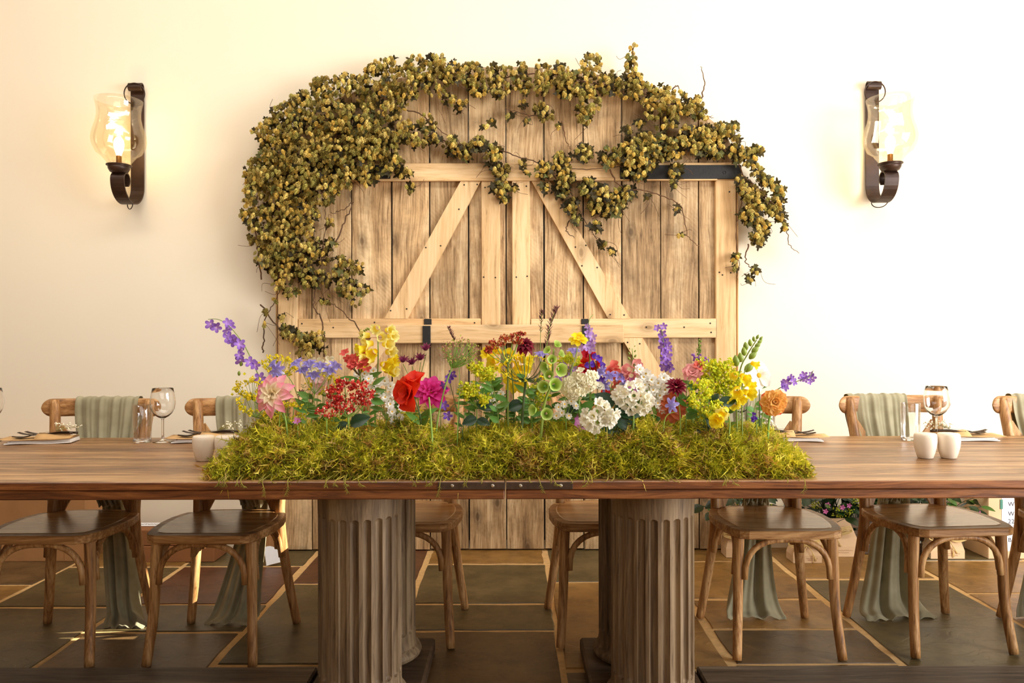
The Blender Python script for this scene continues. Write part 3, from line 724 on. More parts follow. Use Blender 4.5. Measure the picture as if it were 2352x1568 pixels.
sash(chairs[1], 'sage chiffon sash over the second chair from the left', 
     [(.03, .280, .54, .046, .013, 0), (.03, .275, .46, .055, .015, .1), (.015, .268, .32, .068, .016, .2), (-.01, .262, .18, .082, .017, .3), (-.03, .256, .07, .098, .016, .4), (-.04, .235, .022, .105, .010, .5), (-.05, .20, .011, .105, .006, .6)], 11, top=(.0, .125))
sash(chairs[4], 'sage chiffon sash hanging behind the chair with the orange dahlia before it', 
     [(.03, .280, .54, .046, .013, 0), (.03, .275, .46, .058, .015, .1), (.022, .268, .32, .070, .016, .2), (.015, .265, .18, .086, .017, .3), (.012, .262, .07, .105, .016, .4), (.012, .24, .022, .118, .012, .5), (.012, .205, .012, .122, .007, .6)], 21, top=(-.03, .12))
sash(chairs[5], 'sage chiffon sash over the chair behind the right shakers, spread on the floor', 
     [(.03, .280, .54, .05, .013, 0), (.02, .278, .46, .066, .016, .1), (.008, .270, .32, .085, .017, .2), (-.004, .262, .18, .100, .018, .3), (-.01, .25, .07, .125, .018, .4), (-.01, .22, .022, .15, .013, .5), (-.005, .17, .012, .155, .008, .6)], 31, top=(-.06, .128))
sash(chairs[6], 'sage chiffon sash over the chair cut off by the photo edge', 
     [(.03, .280, .54, .05, .013, 0), (.02, .278, .46, .066, .016, .1), (.008, .270, .32, .085, .017, .2), (-.004, .262, .18, .100, .018, .3), (-.01, .25, .07, .125, .018, .4), (-.01, .22, .022, .15, .013, .5)], 41, top=(-.02, .128))
# ================================================================ SCONCES
M_bronze = plain('bronzed_iron', rgb(58, 38, 26), rough=.45, var=.25, scale=25, bump=.2, metal=.35)
M_shade = thin_glass('amber_seeded_glass', (.985, .965, .91, 1), refl=.12, ripple=.12)
M_brass = plain('dull_brass', rgb(140, 96, 48), rough=.4, metal=.8)
M_fil = emit('glowing_bulb', (1.0, .74, .36, 1), 9.0)
def sconce(px, label):
    pos = P(px, 500, WALL_Y-.02); x = pos.x
    t = thing('wall_sconce', label, 'wall lamp', (x, WALL_Y, 1.87), 0, 'hurricane sconces on the cream wall')
    w = .072
    zt = P(315, 190, 4.1).z-1.87; 
    # side profile (y, z): rolled top, flat strap, J bend, scroll
    prof = []
    for i in range(11):
        a = -PI*.55 + PI*1.55*i/10      # roll at the top, open to the front
        prof.append((-.040-.018*math.sin(PI*1.55*i/10-PI*.55+PI/2), 0))
    prof = [(-.036+.016*math.cos(a), zt-.022+.018*math.sin(a)) for a in lerps(-PI*.95, 0.0, 2)] 
    prof = [(-.036-.018*math.cos(a), zt-.02+.020*math.sin(a)) for a in lerps(-PI*.45, PI, 12)]
    prof += [(-.018, zt-.05), (-.018, zt-.2), (-.018, .35), (-.018, .16)]
    prof += [(-.125+.107*math.cos(a), .118-.107*abs(math.sin(a))) for a in lerps(.0, -PI, 18)]
    prof[-1] = (-.232, .118)
    prof += [(-.200-.032*math.cos(a), .122+.034*math.sin(a)) for a in lerps(0.15, PI*1.35, 12)]
    th = .0035; pts = [Vector((0, a, b)) for a, b in prof]
    rows = []
    for i, p in enumerate(pts):
        d = (pts[min(i+1, len(pts)-1)]-pts[max(i-1, 0)]); d.normalize(); nn = Vector((0, -d.z, d.y))*th
        q = [p+Vector((-w/2, 0, 0))+nn, p+Vector((w/2, 0, 0))+nn, p+Vector((w/2, 0, 0))-nn, p+Vector((-w/2, 0, 0))-nn]
        rows.append(q+[q[0]])
    mb = MB().grid(rows, False); mb.add(rows[0][:4], [[0, 1, 2, 3]]); mb.add(rows[-1][:4], [[3, 2, 1, 0]])
    recalc(mb.build('bracket_strap', M_bronze, t))
    MB().box((0, -.008, .4), (.05, .016, .5), .002).build('mounting_bar', M_bronze, t)
    ring = MB().tube([(.056*math.sin(a), -.052-.004*math.cos(a), zt-.060+.056*math.cos(a)) for a in lerps(0, 2*PI, 33)], .0032, 8, caps=False); ring.build('ring', M_bronze, t)
    MB().tube([(.03*math.cos(a)+.0, -.10-.03*math.cos(a), .018-.032*abs(math.sin(a))) for a in lerps(0, PI, 13)], .0026, 6).build('wire_loop', M_bronze, t)
    gy, gz = -.215, .152
    MB().lathe([(0, 0), (.030, 0), (.044, .008), (.052, .022), (.054, .034), (.050, .036), (.062, .040), (.062, .044), (.03, .045), (0, .045)], 28, (0, gy, gz)).build('cup', M_bronze, t)
    g0 = gz+.044
    prof = [(.050, 0), (.056, .004), (.066, .020), (.084, .042), (.100, .056), (.110, .062), (.113, .067), (.120, .082), (.130, .105), (.1335, .128), (.131, .155), (.122, .188), (.112, .22), (.106, .25), (.106, .28), (.111, .31), (.117, .338)]
    sh = MB().lathe(prof+[(r-.0022, z) for r, z in prof[::-1]], 48, (0, gy, g0)).build('glass_shade', M_shade, t)
    so = MB().lathe([(0, 0), (.016, 0), (.016, .012), (.0135, .014), (.0135, .045), (.012, .048), (0, .048)], 16, (0, gy, g0)).build('lamp_socket', M_brass, t)
    MB().lathe([(.0115, .046), (.014, .058), (.020, .075), (.0245, .095), (.0255, .112), (.022, .130), (.013, .142), (.004, .147), (0, .148)], 20, (0, gy, g0)).build('bulb', M_bulb, so, label='clear bulb')
    f = MB()
    for a in lerps(0, 2*PI, 9)[:-1]:
        f.tube([(.006*math.cos(a), gy+.006*math.sin(a), g0+.058), (.010*math.cos(a), gy+.010*math.sin(a), g0+.122)], .0022, 5)
    f.build('filament', M_fil, so, label='glowing filament')
    d = bpy.data.lights.new('bulb_glow', 'POINT'); d.energy = 1.2; d.color = (1.0, .66, .30); d.shadow_soft_size = .02
    lo = bpy.data.objects.new('bulb_glow', d); COL.objects.link(lo); lo.parent = t; lo.location = (0, gy, g0+.165)
    return t
M_bulb = emit('lit_bulb_glass', (1.0, .80, .46, 1), 5.0)
sconce(316, 'iron hurricane wall sconce on the wall left of the doors')
sconce(2004, 'iron hurricane wall sconce on the wall right of the doors')

# ================================================================ BOXES AND BAGS BY THE WALL
M_kraft = plain('kraft_board', rgb(176, 128, 80), rough=.8, var=.08, scale=12, bump=.05)
M_kraftd = plain('dark_kraft_board', rgb(150, 98, 56), rough=.8, var=.08, scale=12, bump=.05)
M_kraftl = plain('pale_kraft_board', rgb(222, 188, 146), rough=.8, var=.05, scale=12)
M_paper = plain('white_paper', rgb(240, 240, 242), rough=.7, var=.02)
M_ink = plain('dark_ink', rgb(40, 42, 60), rough=.6, var=.1)
M_tape = plain('clear_tape', rgb(196, 156, 108), rough=.3, var=.03)
M_void = plain('dark_inside', rgb(40, 26, 14), rough=.9)
def text(parent, body, size, M, mat, name='lettering'):
    c = bpy.data.curves.new(name, 'FONT'); c.body = body; c.size = size; c.extrude = .0003; c.materials.append(mat); c.space_character = 1.08
    o = bpy.data.objects.new(name, c); COL.objects.link(o); o.parent = parent; o.matrix_local = M
    bpy.context.view_layer.update()
    me = bpy.data.meshes.new_from_object(o.evaluated_get(bpy.context.evaluated_depsgraph_get())); bpy.data.objects.remove(o)
    if not me.materials: me.materials.append(mat)
    return link(name, me, parent, matrix=M)
RX = Matrix.Rotation(PI/2, 4, 'X')
def carton(label, x0, x1, y0, y1, z0, z1, mat, flaps=True, group='cardboard boxes along the wall'):
    cx, cy = (x0+x1)/2, (y0+y1)/2; w, d, h = x1-x0, y1-y0, z1-z0
    t = thing('cardboard_box', label, 'box', (cx, cy, z0), 0, group)
    MB().box((0, 0, h/2-.001), (w, d, h-.002), .003).build('carton', mat, t)
    if flaps:
        for s in (-1, 1): MB().box((0, 0, 0), (w-.004, d/2-.002, .003), .001).build('flap', mat, t, matrix=Matrix.Translation((0, s*d/4, h+.0008)))
        MB().box((0, 0, 0), (w+.001, .05, .0006)).build('tape', M_tape, t, matrix=Matrix.Translation((0, 0, h+.0028)))
    return t
xb = P(196, 1280, 3.92).x
big = carton('large kraft box on the floor behind the leftmost chair', xb-.62, xb, 3.92, 4.13, 0, .56, M_kraft)
MB().box((.255-.055, -.1055, .28), (.0015, .0016, .545)).build('seam', M_kraftd, big)
MB().box((.02, -.1056, .5), (.05, .0008, .12)).build('tape', M_tape, big)
x1 = P(492, 1280, 3.905).x
b2 = carton('lower flat brown parcel of the pair behind the left chairs', x1-.50, x1, 3.905, 4.08, 0, .0845, M_kraftd, flaps=False)
b1 = carton('upper flat brown parcel with a white label, lying on another parcel', x1-.545, x1-.045, 3.91, 4.075, .0845, .168, M_kraftd, flaps=False)
lb = MB().box((0, 0, 0), (.27, .075, .0006)).build('address_label', M_paper, b1, matrix=Matrix.Translation((-.05, .03, .0838)), label='white label with black capitals')
text(lb, 'ANTONY', .030, Matrix.Translation((-.118, -.012, .0004)), M_ink)
xs = P(590, 1200, 4.0).x
carton('small kraft box between the second chair and the doors', xs-.05, xs+.07, 4.0, 4.085, 0, .15, M_kraft, flaps=True)
# white swing tag on the floor
pt = PZ(612, 1300, 0.0)
tg = thing('paper_tag', 'white curved card on the floor behind the second chair', 'card', (pt.x, pt.y, .0))
MB().prism([(0, 0)] + [(.075*math.cos(a), .10*math.sin(a)) for a in lerps(0.2, PI*.62, 9)], 'y', -.0006, .0006).build('card_sheet', M_paper, tg, matrix=Matrix.Translation((0, 0, .002)) @ Matrix.Rotation(-.5, 4, 'X'))
# right: the note box
xr = P(2270, 1280, 3.93).x
nb = carton('pale kraft box with a handwritten white note, right edge', xr, xr+.44, 3.93, 4.14, 0, .50, M_kraftl)
nt_ = MB().box((0, 0, 0), (.30, .0008, .29)).build('note_sheet', M_paper, nb, matrix=Matrix.Translation((.0, -.1062, .186)), label='white note in handwritten capitals')
for s, z in (('WOODS', .090), ('WEDDING', .040), ('22.07', .000), ('CAKE', -.061), ('BOXES', -.097)):
    text(nt_, s, .032, Matrix.Translation((-.118, -.0008, z)) @ RX, M_ink)
MB().box((0, -.0008, -.018), (.24, .0004, .0016)).build('ruled_line', M_ink, nt_)
MB().box((-.152, -.001, .10), (.014, .002, .05), .0005).build('tab', plain('green_tab', rgb(70, 130, 110)), nt_)
# carrier bags with bouquets
M_raffia = plain('raffia', rgb(226, 196, 128), rough=.7, var=.15)
M_leafd = plain('dark_glossy_leaf', rgb(24, 48, 16), rough=.3, var=.3, hue=.03, trans=.15)
M_leafm = plain('mid_green_leaf', rgb(70, 104, 34), rough=.4, var=.3, hue=.03, trans=.25)
M_lime = plain('lime_floret', rgb(196, 204, 44), rough=.5, var=.2, trans=.3)
M_pinkf = plain('pink_floret', rgb(226, 120, 186), rough=.5, var=.15, trans=.3)
def leaf_mesh(name, mat, L=1.0, W=.42, fold=.18, curl=.15, n=5, lobes=0):
    """a leaf along +X, folded along its midrib and curled downwards"""
    rows = []
    for i in range(n+1):
        t = i/n; w = W*math.sin(PI*min(1, t*.93+.05))**.8*(1-.25*t)
        if lobes: w *= 1+.35*math.sin(t*PI*lobes*2)
        z = -curl*t*t
        rows.append([(L*t, -w, z+fold*w*1.1), (L*t, -w*.5, z+fold*w*.45), (L*t, 0, z), (L*t, w*.5, z+fold*w*.45), (L*t, w, z+fold*w*1.1)])
    return MB().grid(rows).mesh(name, mat)
LEAF_D = leaf_mesh('leaf', M_leafd); LEAF_M = leaf_mesh('leaf', M_leafm, W=.3)
def squiggle(parent, x0, x1, y, z, mat):
    r = random.Random(int(z*1000)+int(x0*1000)); n = 26
    pts = [(x0+(x1-x0)*i/n, y, z+.0026*math.sin(i*1.9)+r.uniform(-.0012, .0012)) for i in range(n+1)]
    MB().tube(pts, .0004, 4).build('shop_script', mat, parent)
def bag(px0, px1, pyb, pyt, Y, label, blabel, bouquet, seed, bow=True):
    r = random.Random(seed)
    x0, x1 = P(px0, pyb, Y).x, P(px1, pyb, Y).x; h = P(px0, pyt, Y).z; w = x1-x0; cx = (x0+x1)/2; d = .10
    t = thing('paper_carrier_bag', label, 'paper bag', (cx, Y+d/2, 0), 0, 'kraft flower bags behind the right chairs')
    hw = w/2; wt = hw*.62; hb = h*.28
    V = [(-hw, -d/2, .002), (hw, -d/2, .002), (hw, d/2, .002), (-hw, d/2, .002), (-hw, -d/2, hb), (hw, -d/2, hb), (hw, d/2, hb), (-hw, d/2, hb), (-wt, -d*.3, h), (wt, -d*.3, h), (wt, d*.3, h), (-wt, d*.3, h)]
    mb = MB().add(V, [[0, 1, 5, 4], [1, 2, 6, 5], [2, 3, 7, 6], [3, 0, 4, 7], [4, 5, 9, 8], [5, 6, 10, 9], [6, 7, 11, 10], [7, 4, 8, 11], [3, 2, 1, 0]])
    o = mb.build('bag_body', M_kraftl, t); md = o.modifiers.new('paper', 'SOLIDIFY'); md.thickness = .001
    squiggle(o, -hw*.1, hw*.72, -d/2-.001, h*.18, M_kraftd); squiggle(o, 0, hw*.6, -d/2-.001, h*.12, M_kraftd)
    if bow:
        b = MB(); zc = h*.66; yf = -d*.36-.012
        for s in (-1, 1):
            for k in range(7):
                q = r.uniform(-.01, .01)
                pts = spline([(0, yf, zc), (s*.03, yf-.012+q*.3, zc+.018+q), (s*.085, yf-.014, zc+.030+q*1.6), (s*.10, yf-.01, zc+.012+q), (s*.05, yf-.008, zc-.004+q), (0, yf, zc)], 5)
                b.tube(pts, .0017, 4)
            for k in range(5):
                q = r.uniform(-.014, .014); b.tube(spline([(0, yf, zc), (s*.02, yf-.01, zc-.03), (s*(.035)+q, yf-.005, zc-.085+q)], 5), .0015, 4)
        b.tube([(-wt*1.1, yf+.006, zc), (0, yf, zc+.003), (wt*1.1, yf+.006, zc)], .003, 5)
        b.build('raffia_bow', M_raffia, t)
    if bouquet:
        q = thing('bouquet', blabel, 'flowers', (cx, Y+d/2, .02), 0, 'bouquets standing in the kraft bags')
        st = MB()
        for k in range(46):
            a = r.uniform(0, 2*PI); rad = r.uniform(.05, .19); zz = r.uniform(h-.01, h+.15)
            tip = Vector((rad*math.cos(a)*1.15, rad*math.sin(a)*.45-.02, zz)); base = Vector((r.uniform(-.03, .03), r.uniform(-.02, .02), h*.6))
            st.tube(spline([base, (base.x*.5+tip.x*.35, tip.y*.3, zz*.8), tip], 4), .0018, 4)
            dr = Vector((math.cos(a), math.sin(a)*.6-.35, r.uniform(-.5, .5)))
            link('leaf', LEAF_D if r.random() < .75 else LEAF_M, q, matrix=xform(tip, frame_from(dr, (0, -.6, 1)), r.uniform(.04, .085)))
        st.build('stems', M_leafd, q)
        fl = MB()
        for k in range(5):
            a = r.uniform(0, 2*PI); c = Vector((r.uniform(-.16, .16), -.075, h+r.uniform(.0, .08)))
            for m in range(26):
                p = c+Vector((r.gauss(0, .016), r.gauss(0, .012), r.gauss(0, .016)))
                fl.box(p, (.008, .008, .008), .0035)
        fl.build('lime_florets', M_lime, q, kind='stuff')
        for k in range(4):
            c = Vector((r.uniform(-.2, .2), -.085, h+r.uniform(.02, .1)))
            f = MB()
            for m in range(5):
                a = 2*PI*m/5; f.add([(0, 0, 0), (.011*math.cos(a-.5), -.004, .011*math.sin(a-.5)), (.016*math.cos(a), -.002, .016*math.sin(a)), (.011*math.cos(a+.5), -.004, .011*math.sin(a+.5))], [[0, 1, 2, 3]])
            f.build('pink_blossom', M_pinkf, q, matrix=Matrix.Translation(c))
    return t
bag(1846, 1977, 1282, 1192, 3.97, 'kraft flower bag with a raffia bow, right of the fifth chair seat', 'leafy bouquet with lime and pink florets in the bow-tied bag', True, 5)
bag(1822, 1888, 1288, 1232, 3.86, 'small kraft bag standing in front of the bow-tied bag', '', False, 6)
bag(2138, 2216, 1283, 1215, 3.93, 'kraft flower bag behind the legs of the sixth chair', 'dark green bouquet in the bag behind the sixth chair', True, 8)
bag(1668, 1742, 1280, 1205, 3.96, 'kraft flower bag beside the right foot of the doors', 'dark leafy bouquet in the bag nearest the doors', True, 9)
crate_x = P(2050, 1270, 4.0).x
ck = thing('wooden_crate', 'dark wooden crate against the wall behind the bouquets', 'crate', (crate_x, 4.075, 0))
for z in (.03, .10, .17): MB().box((0, -.055, z), (.46, .012, .055), .002).build('slat', W_dark, ck)
for s in (-1, 1):
    MB().box((s*.225, 0, .10), (.012, .10, .2), .002).build('side_board', W_dark, ck)
    MB().box((s*.21, -.045, .1), (.02, .012, .2), .002).build('corner_post', W_dark, ck)
MB().box((0, 0, .012), (.45, .10, .012), .002).build('base_board', W_dark, ck)
gq = thing('foliage_bunch', 'dark evergreen foliage bunch standing in the wooden crate', 'foliage', (crate_x, 4.06, .02), 0, 'bouquets standing in the kraft bags')
r_ = random.Random(77); st = MB()
for k in range(90):
    tip = Vector((r_.uniform(-.33, .30), r_.uniform(-.06, .02), r_.uniform(.2, .42))); st.tube([(tip.x*.7, 0, .02), tip], .002, 4)
    link('leaf', LEAF_D, gq, matrix=xform(tip, frame_from((r_.uniform(-1, 1), r_.uniform(-1, -.1), r_.uniform(-.6, .6)), (0, -.6, 1)), r_.uniform(.05, .10)))
st.build('stems', M_leafd, gq)

# ================================================================ PLACE SETTINGS AND TABLEWARE
M_cer = plain('cream_ceramic', rgb(236, 222, 200), rough=.25, var=.03, spec=.6)
M_napkin = plain('white_napkin', rgb(244, 242, 238), rough=.85, var=.02, bump=.1, scale=200)
M_kpap = plain('kraft_paper', rgb(206, 164, 108), rough=.75, var=.07, scale=20)
M_cut = plain('dark_steel_cutlery', rgb(84, 72, 62), rough=.22, metal=.9, var=.1)
M_gyp = plain('gypsophila_white', rgb(246, 240, 214), rough=.6, var=.05)
M_twig = plain('thin_dry_stem', rgb(150, 140, 80), rough=.7)
G_wine = glass('clear_glass'); G_thin = thin_glass('thin_clear_glass', (.97, .975, .97, 1), refl=.5)
def shaker(p, label):
    t = thing('ceramic_shaker', label, 'salt shaker', p, 0, 'cream shakers on the table')
    prof = [(0, .0), (.021, .0), (.0235, .002), (.0285, .018), (.0330, .036), (.0348, .054), (.0345, .068), (.0335, .076), (.0305, .0805), (.02, .082), (0, .0822)]
    MB().lathe(prof, 32).build('body', M_cer, t)
    h = MB()
    for a, b in ((0, 0), (.008, 0), (-.008, 0), (0, .008), (0, -.008)): h.lathe([(0, .0), (.0012, 0), (.0012, .0006), (0, .0006)], 6, (a, b, .0818))
    h.build('pour_holes', M_screw, t, kind='stuff')
for px, lb in ((468, 'cream ceramic shaker left of the moss, outer one of its pair'), (519, 'cream ceramic shaker left of the moss, touching the moss')):
    q = PZ(px, 1058, TZ); shaker((q.x, q.y, TZ+.0008), lb)
for px, lb in ((2125.5, 'cream ceramic shaker under the wine glass, left one of the right pair'), (2179, 'cream ceramic shaker, right one of the right pair')):
    q = PZ(px, 1052, TZ); shaker((q.x, q.y, TZ+.0008), lb)
def tumbler(p, label):
    t = thing('highball_tumbler', label, 'glass', p, 0, 'glasses on the table')
    prof = [(0, 0), (.030, 0), (.0315, .002), (.0335, .06), (.0355, .142), (.0348, .1432), (.0340, .142), (.0315, .06), (.0292, .016), (.026, .013), (0, .0125)]
    MB().lathe(prof[2:8], 40).build('tumbler_wall', G_thin, t); MB().lathe([(0, 0), (.030, 0), (.0315, .002), (.0322, .0125), (.029, .0135), (0, .0125)], 40).build('thick_base', G_wine, t)
def wine(p, label, k=1.0):
    t = thing('wine_glass', label, 'glass', p, 0, 'glasses on the table')
    bo = [(.0045, .088), (.010, .091), (.022, .098), (.034, .110), (.0425, .128), (.0455, .148), (.0445, .168), (.041, .187), (.0375, .205), (.0370, .2056), (.0364, .205), (.0398, .187), (.0433, .168), (.0443, .148), (.0412, .128), (.0325, .112), (.020, .101), (.008, .0955), (0, .095)]
    MB().lathe(bo, 40).build('bowl', G_wine, t)
    MB().lathe([(0, .0), (.036, .0), (.0368, .0012), (.034, .0025), (.015, .006), (.006, .012), (.0046, .022), (.0042, .05), (.0044, .080), (.0046, .0895), (0, .0905)], 32).build('stem_and_foot', G_wine, t)
for px, py, lb in ((327, 1016, 'clear highball tumbler left of the left wine glass'), (2091, 1011, 'clear highball tumbler behind the right shakers'), (1760, 1003, 'clear tumbler behind the flowers left of the orange dahlia')):
    q = PZ(px, py, TZ); tumbler((q.x, q.y, TZ+.0008), lb)
for px, py, lb in ((374, 1015, 'clear wine glass left of the moss, beside a tumbler'), (2151, 1010, 'clear wine glass behind the right pair of shakers'), (1700, 1000, 'clear wine glass behind the yellow flowers at the right of the moss'), (-22, 1014, 'clear wine glass cut off by the left edge of the photo')):
    q = PZ(px, py, TZ); wine((q.x, q.y, TZ+.0008), lb)
def spoon_mesh():
    mb = MB(); rows = []
    for i in range(13):
        t = i/12
        if t < .36: w = .021*math.sin(PI*min(1, (t/.36)*.92+.04))**.7; z = -.007*math.sin(PI*t/.36)
        else: w = .0042+.003*(t-.36); z = .004*math.sin(PI*(t-.36)/.64)
        x = .19*t; rows.append([(x, -w, z+.0012), (x, -w*.5, z-(.002 if t < .36 else -.001)), (x, 0, z-(.003 if t < .36 else -.0015)), (x, w*.5, z-(.002 if t < .36 else -.001)), (x, w, z+.0012)])
    return mb.grid(rows)
def fork_mesh(tines=4, k=1.0):
    mb = MB()
    for q in range(tines):
        y = (q-(tines-1)/2)*.0062
        mb.tube(spline([(0, y, .016), (.02, y, .009), (.05, y*.95, .003)], 4), [.0010]*3+[.0013]*6, 5)
    mb.box((.058, 0, .003), (.022, .024, .0022), .001)
    mb.tube(spline([(.066, 0, .003), (.09, 0, .004), (.13, 0, .006), (.19, 0, .003)], 4), [.006, .005, .004, .0036]+[.0036]*4+[.0045]*5, 6, flat=.4)
    return mb
SP = spoon_mesh().mesh('spoon', M_cut); FK = fork_mesh().mesh('fork', M_cut)
def setting(p, rot, tag_, seed, mirror=1):
    r = random.Random(seed); R = Matrix.Translation(p) @ Matrix.Rotation(rot, 4, 'Z')
    def at(name, label, cat, x, y, z, a=0, tilt=0, group=None):
        o = thing(name, label, cat, (0, 0, 0), 0, group); o.matrix_world = R @ Matrix.Translation((x, y, z)) @ Matrix.Rotation(a, 4, 'Z') @ Matrix.Rotation(tilt, 4, 'Y'); return o
    nk = at('folded_napkin', 'white folded napkin under the cutlery '+tag_, 'napkin', 0, 0, .001, group='napkins at the places')
    for k in range(3):
        n = 8; L = .225-.012*k; W = .105-.004*k; z0 = .0045*k
        rows = []
        for i in range(n+1):
            x = -L/2+L*i/n; zz = z0+.0015*math.sin(i*.9+k)+.0015
            rows.append([(x, -W/2, zz), (x, -W/2-.002, zz+.002), (x, -W/2, zz+.004), (x, 0, zz+.0046), (x, W/2, zz+.004), (x, W/2+.002, zz+.002), (x, W/2, zz), (x, -W/2, zz)])
        mb = MB().grid(rows); mb.add(rows[0][:7], [list(range(7))]); mb.add(rows[-1][:7], [list(range(7))[::-1]])
        mb.build('fold', M_napkin, nk, matrix=Matrix.Translation((.004*k, .003*k, 0)))
    z1 = .0175
    kp = at('cutlery_pocket', 'kraft paper cutlery pocket '+tag_, 'paper pocket', -.012, 0, z1, group='kraft pockets at the places')
    n = 10; L = .245; rows = []; rows2 = []
    for i in range(n+1):
        t = i/n; x = -L/2+L*t; w = .056+.004*math.sin(PI*t); bl = .016*math.sin(PI*min(1, t*1.15))**1.2 if t > .28 else .0
        lift = .004*max(0, 1-t*3)+.010*max(0, t-.8)
        rows.append([(x, w*u, lift+.0008*math.sin(9*u+i)) for u in lerps(-1, 1, 7)])
        if t >= .42: rows2.append([(x, w*u*.98, lift+.0014+(.004+bl)*(1-u*u)) for u in lerps(-1, 1, 9)])
    kb = MB().grid(rows).build('back_sheet', M_kpap, kp); md = kb.modifiers.new('paper', 'SOLIDIFY'); md.thickness = .0008
    kf = MB().grid(rows2).build('front_sheet', M_kpap, kp); md = kf.modifiers.new('paper', 'SOLIDIFY'); md.thickness = .0008
    zt = z1+.0062
    s = at('spoon', 'dark steel spoon in the kraft pocket '+tag_, 'spoon', -.098, -.020, zt+.006, .10, -.06, 'cutlery in the kraft pockets'); link('spoon_body', SP, s)
    f = at('fork', 'dark steel fork beside the spoon '+tag_, 'fork', -.086, .006, zt+.002, -.05, -.03, 'cutlery in the kraft pockets'); link('fork_body', FK, f)
    f = at('fork', 'second dark steel fork farther from the spoon '+tag_, 'fork', -.070, .032, zt+.002, -.12, -.03, 'cutlery in the kraft pockets'); link('fork_body', FK, f)
    g = at('gypsophila_sprig', 'tiny white gypsophila sprig on the pocket '+tag_, 'flower sprig', .045, 0, zt+.018, .2, 0, 'sprigs on the kraft pockets')
    st, fl = MB(), MB()
    for k in range(16):
        tip = Vector((r.uniform(.0, .085), r.uniform(-.04, .035), r.uniform(.004, .03))); st.tube(spline([(0, 0, 0), tip*.5+Vector((0, 0, .004)), tip], 3), .0006, 4)
        for m in range(3):
            c = tip+Vector((r.gauss(0, .004), r.gauss(0, .004), r.gauss(0, .003))); fl.box(c, (.0055, .0055, .0045), .0022)
    st.build('twigs', M_twig, g); fl.build('florets', M_gyp, g, kind='stuff')
q = PZ(120, 1012, TZ); setting(Vector((q.x, 2.87, TZ)), .22, 'at the leftmost place', 1)
q = PZ(505, 1003, TZ); setting(Vector((q.x, 2.90, TZ)), .16, 'behind the left shakers', 2)
q = PZ(1785, 1000, TZ); setting(Vector((q.x, 2.90, TZ)), PI-.2, 'behind the orange dahlia', 3)
q = PZ(2165, 1000, TZ); setting(Vector((q.x, 2.90, TZ)), PI-.12, 'behind the right shakers', 4)
# ================================================================ HOP GARLANDS
M_hop = tinted('dried_hop_bracts', rough=.75, trans=.25)
M_hopc = []
for nm, c in (('straw_hop_cone', rgb(236, 212, 122)), ('golden_hop_cone', rgb(222, 190, 92)), ('green_gold_hop_cone', rgb(190, 176, 92))):
    M_hopc.append(plain(nm, c, rough=.75, var=.2, scale=60, trans=.25))
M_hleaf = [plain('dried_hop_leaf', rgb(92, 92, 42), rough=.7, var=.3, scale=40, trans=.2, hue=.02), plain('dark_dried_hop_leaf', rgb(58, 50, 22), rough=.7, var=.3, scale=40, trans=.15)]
M_bine = plain('brown_bine', rgb(92, 62, 36), rough=.8, var=.3, scale=40)
def hop_cone(seed, layers=5):
    """papery overlapping bracts round an axis that hangs along -Z; about one unit long"""
    r = random.Random(seed); mb = MB()
    for l in range(layers):
        t = l/(layers-1); z = .42-.80*t; rad = .36*math.sin(PI*(.20+.72*t))+.05; n = 6 if l < layers-1 else 4
        for k in range(n):
            a = 2*PI*(k+.5*(l % 2))/n+r.uniform(-.18, .18); w = .30*(1-.25*t); out = r.uniform(.95, 1.22); L = .40*r.uniform(.9, 1.1)
            d = Vector((math.cos(a), math.sin(a), 0)); s = Vector((-d.y, d.x, 0))
            p0 = d*rad*.35+Vector((0, 0, z+.10)); p1 = d*rad*.95*out+Vector((0, 0, z-.10)); p2 = d*rad*1.02*out+Vector((0, 0, z-L*.8))
            mb.add([p0, p1+s*w*.62, p1-s*w*.62, p1+d*.07, p2], [[0, 1, 3], [0, 3, 2], [1, 4, 3], [3, 4, 2]], True)
    return mb
def hop_leaf(seed, mat):
    """three-lobed dry leaf, crumpled"""
    r = random.Random(seed); out = []
    for a, q in ((-2.5, .25), (-2.0, .55), (-1.55, .42), (-1.15, .78), (-.75, .62), (-.45, .50), (-.2, .82), (0, 1.0), (.2, .82), (.45, .50), (.75, .62), (1.15, .78), (1.55, .42), (2.0, .55), (2.5, .25)):
        out.append((q*math.cos(a), q*math.sin(a)*.85, .28*abs(math.sin(a))**1.2*q+r.uniform(-.12, .12)-.2*q*max(0, math.cos(a))**2))
    mb = MB(); n = len(out)
    mid = [(x*.5, y*.5, z*.25+r.uniform(-.04, .04)) for x, y, z in out]
    mb.add([(0, 0, 0)]+mid+out, [[0, 1+i, 2+i] for i in range(n-1)]+[[1+i, 1+n+i, 2+n+i, 2+i] for i in range(n-1)], True)
    return mb
CONES = [hop_cone(s) for s in (1, 2, 3)]
CONE_ME = [[c.mesh('hop_cone', m) for m in M_hopc] for c in CONES]
CONE_TA = [tri_arrays(c) for c in CONES]
HLEAF_MB = [hop_leaf(s, None) for s in range(6)]
HLEAF = [m.mesh('leaf', M_hleaf[i % 2]) for i, m in enumerate(HLEAF_MB)]
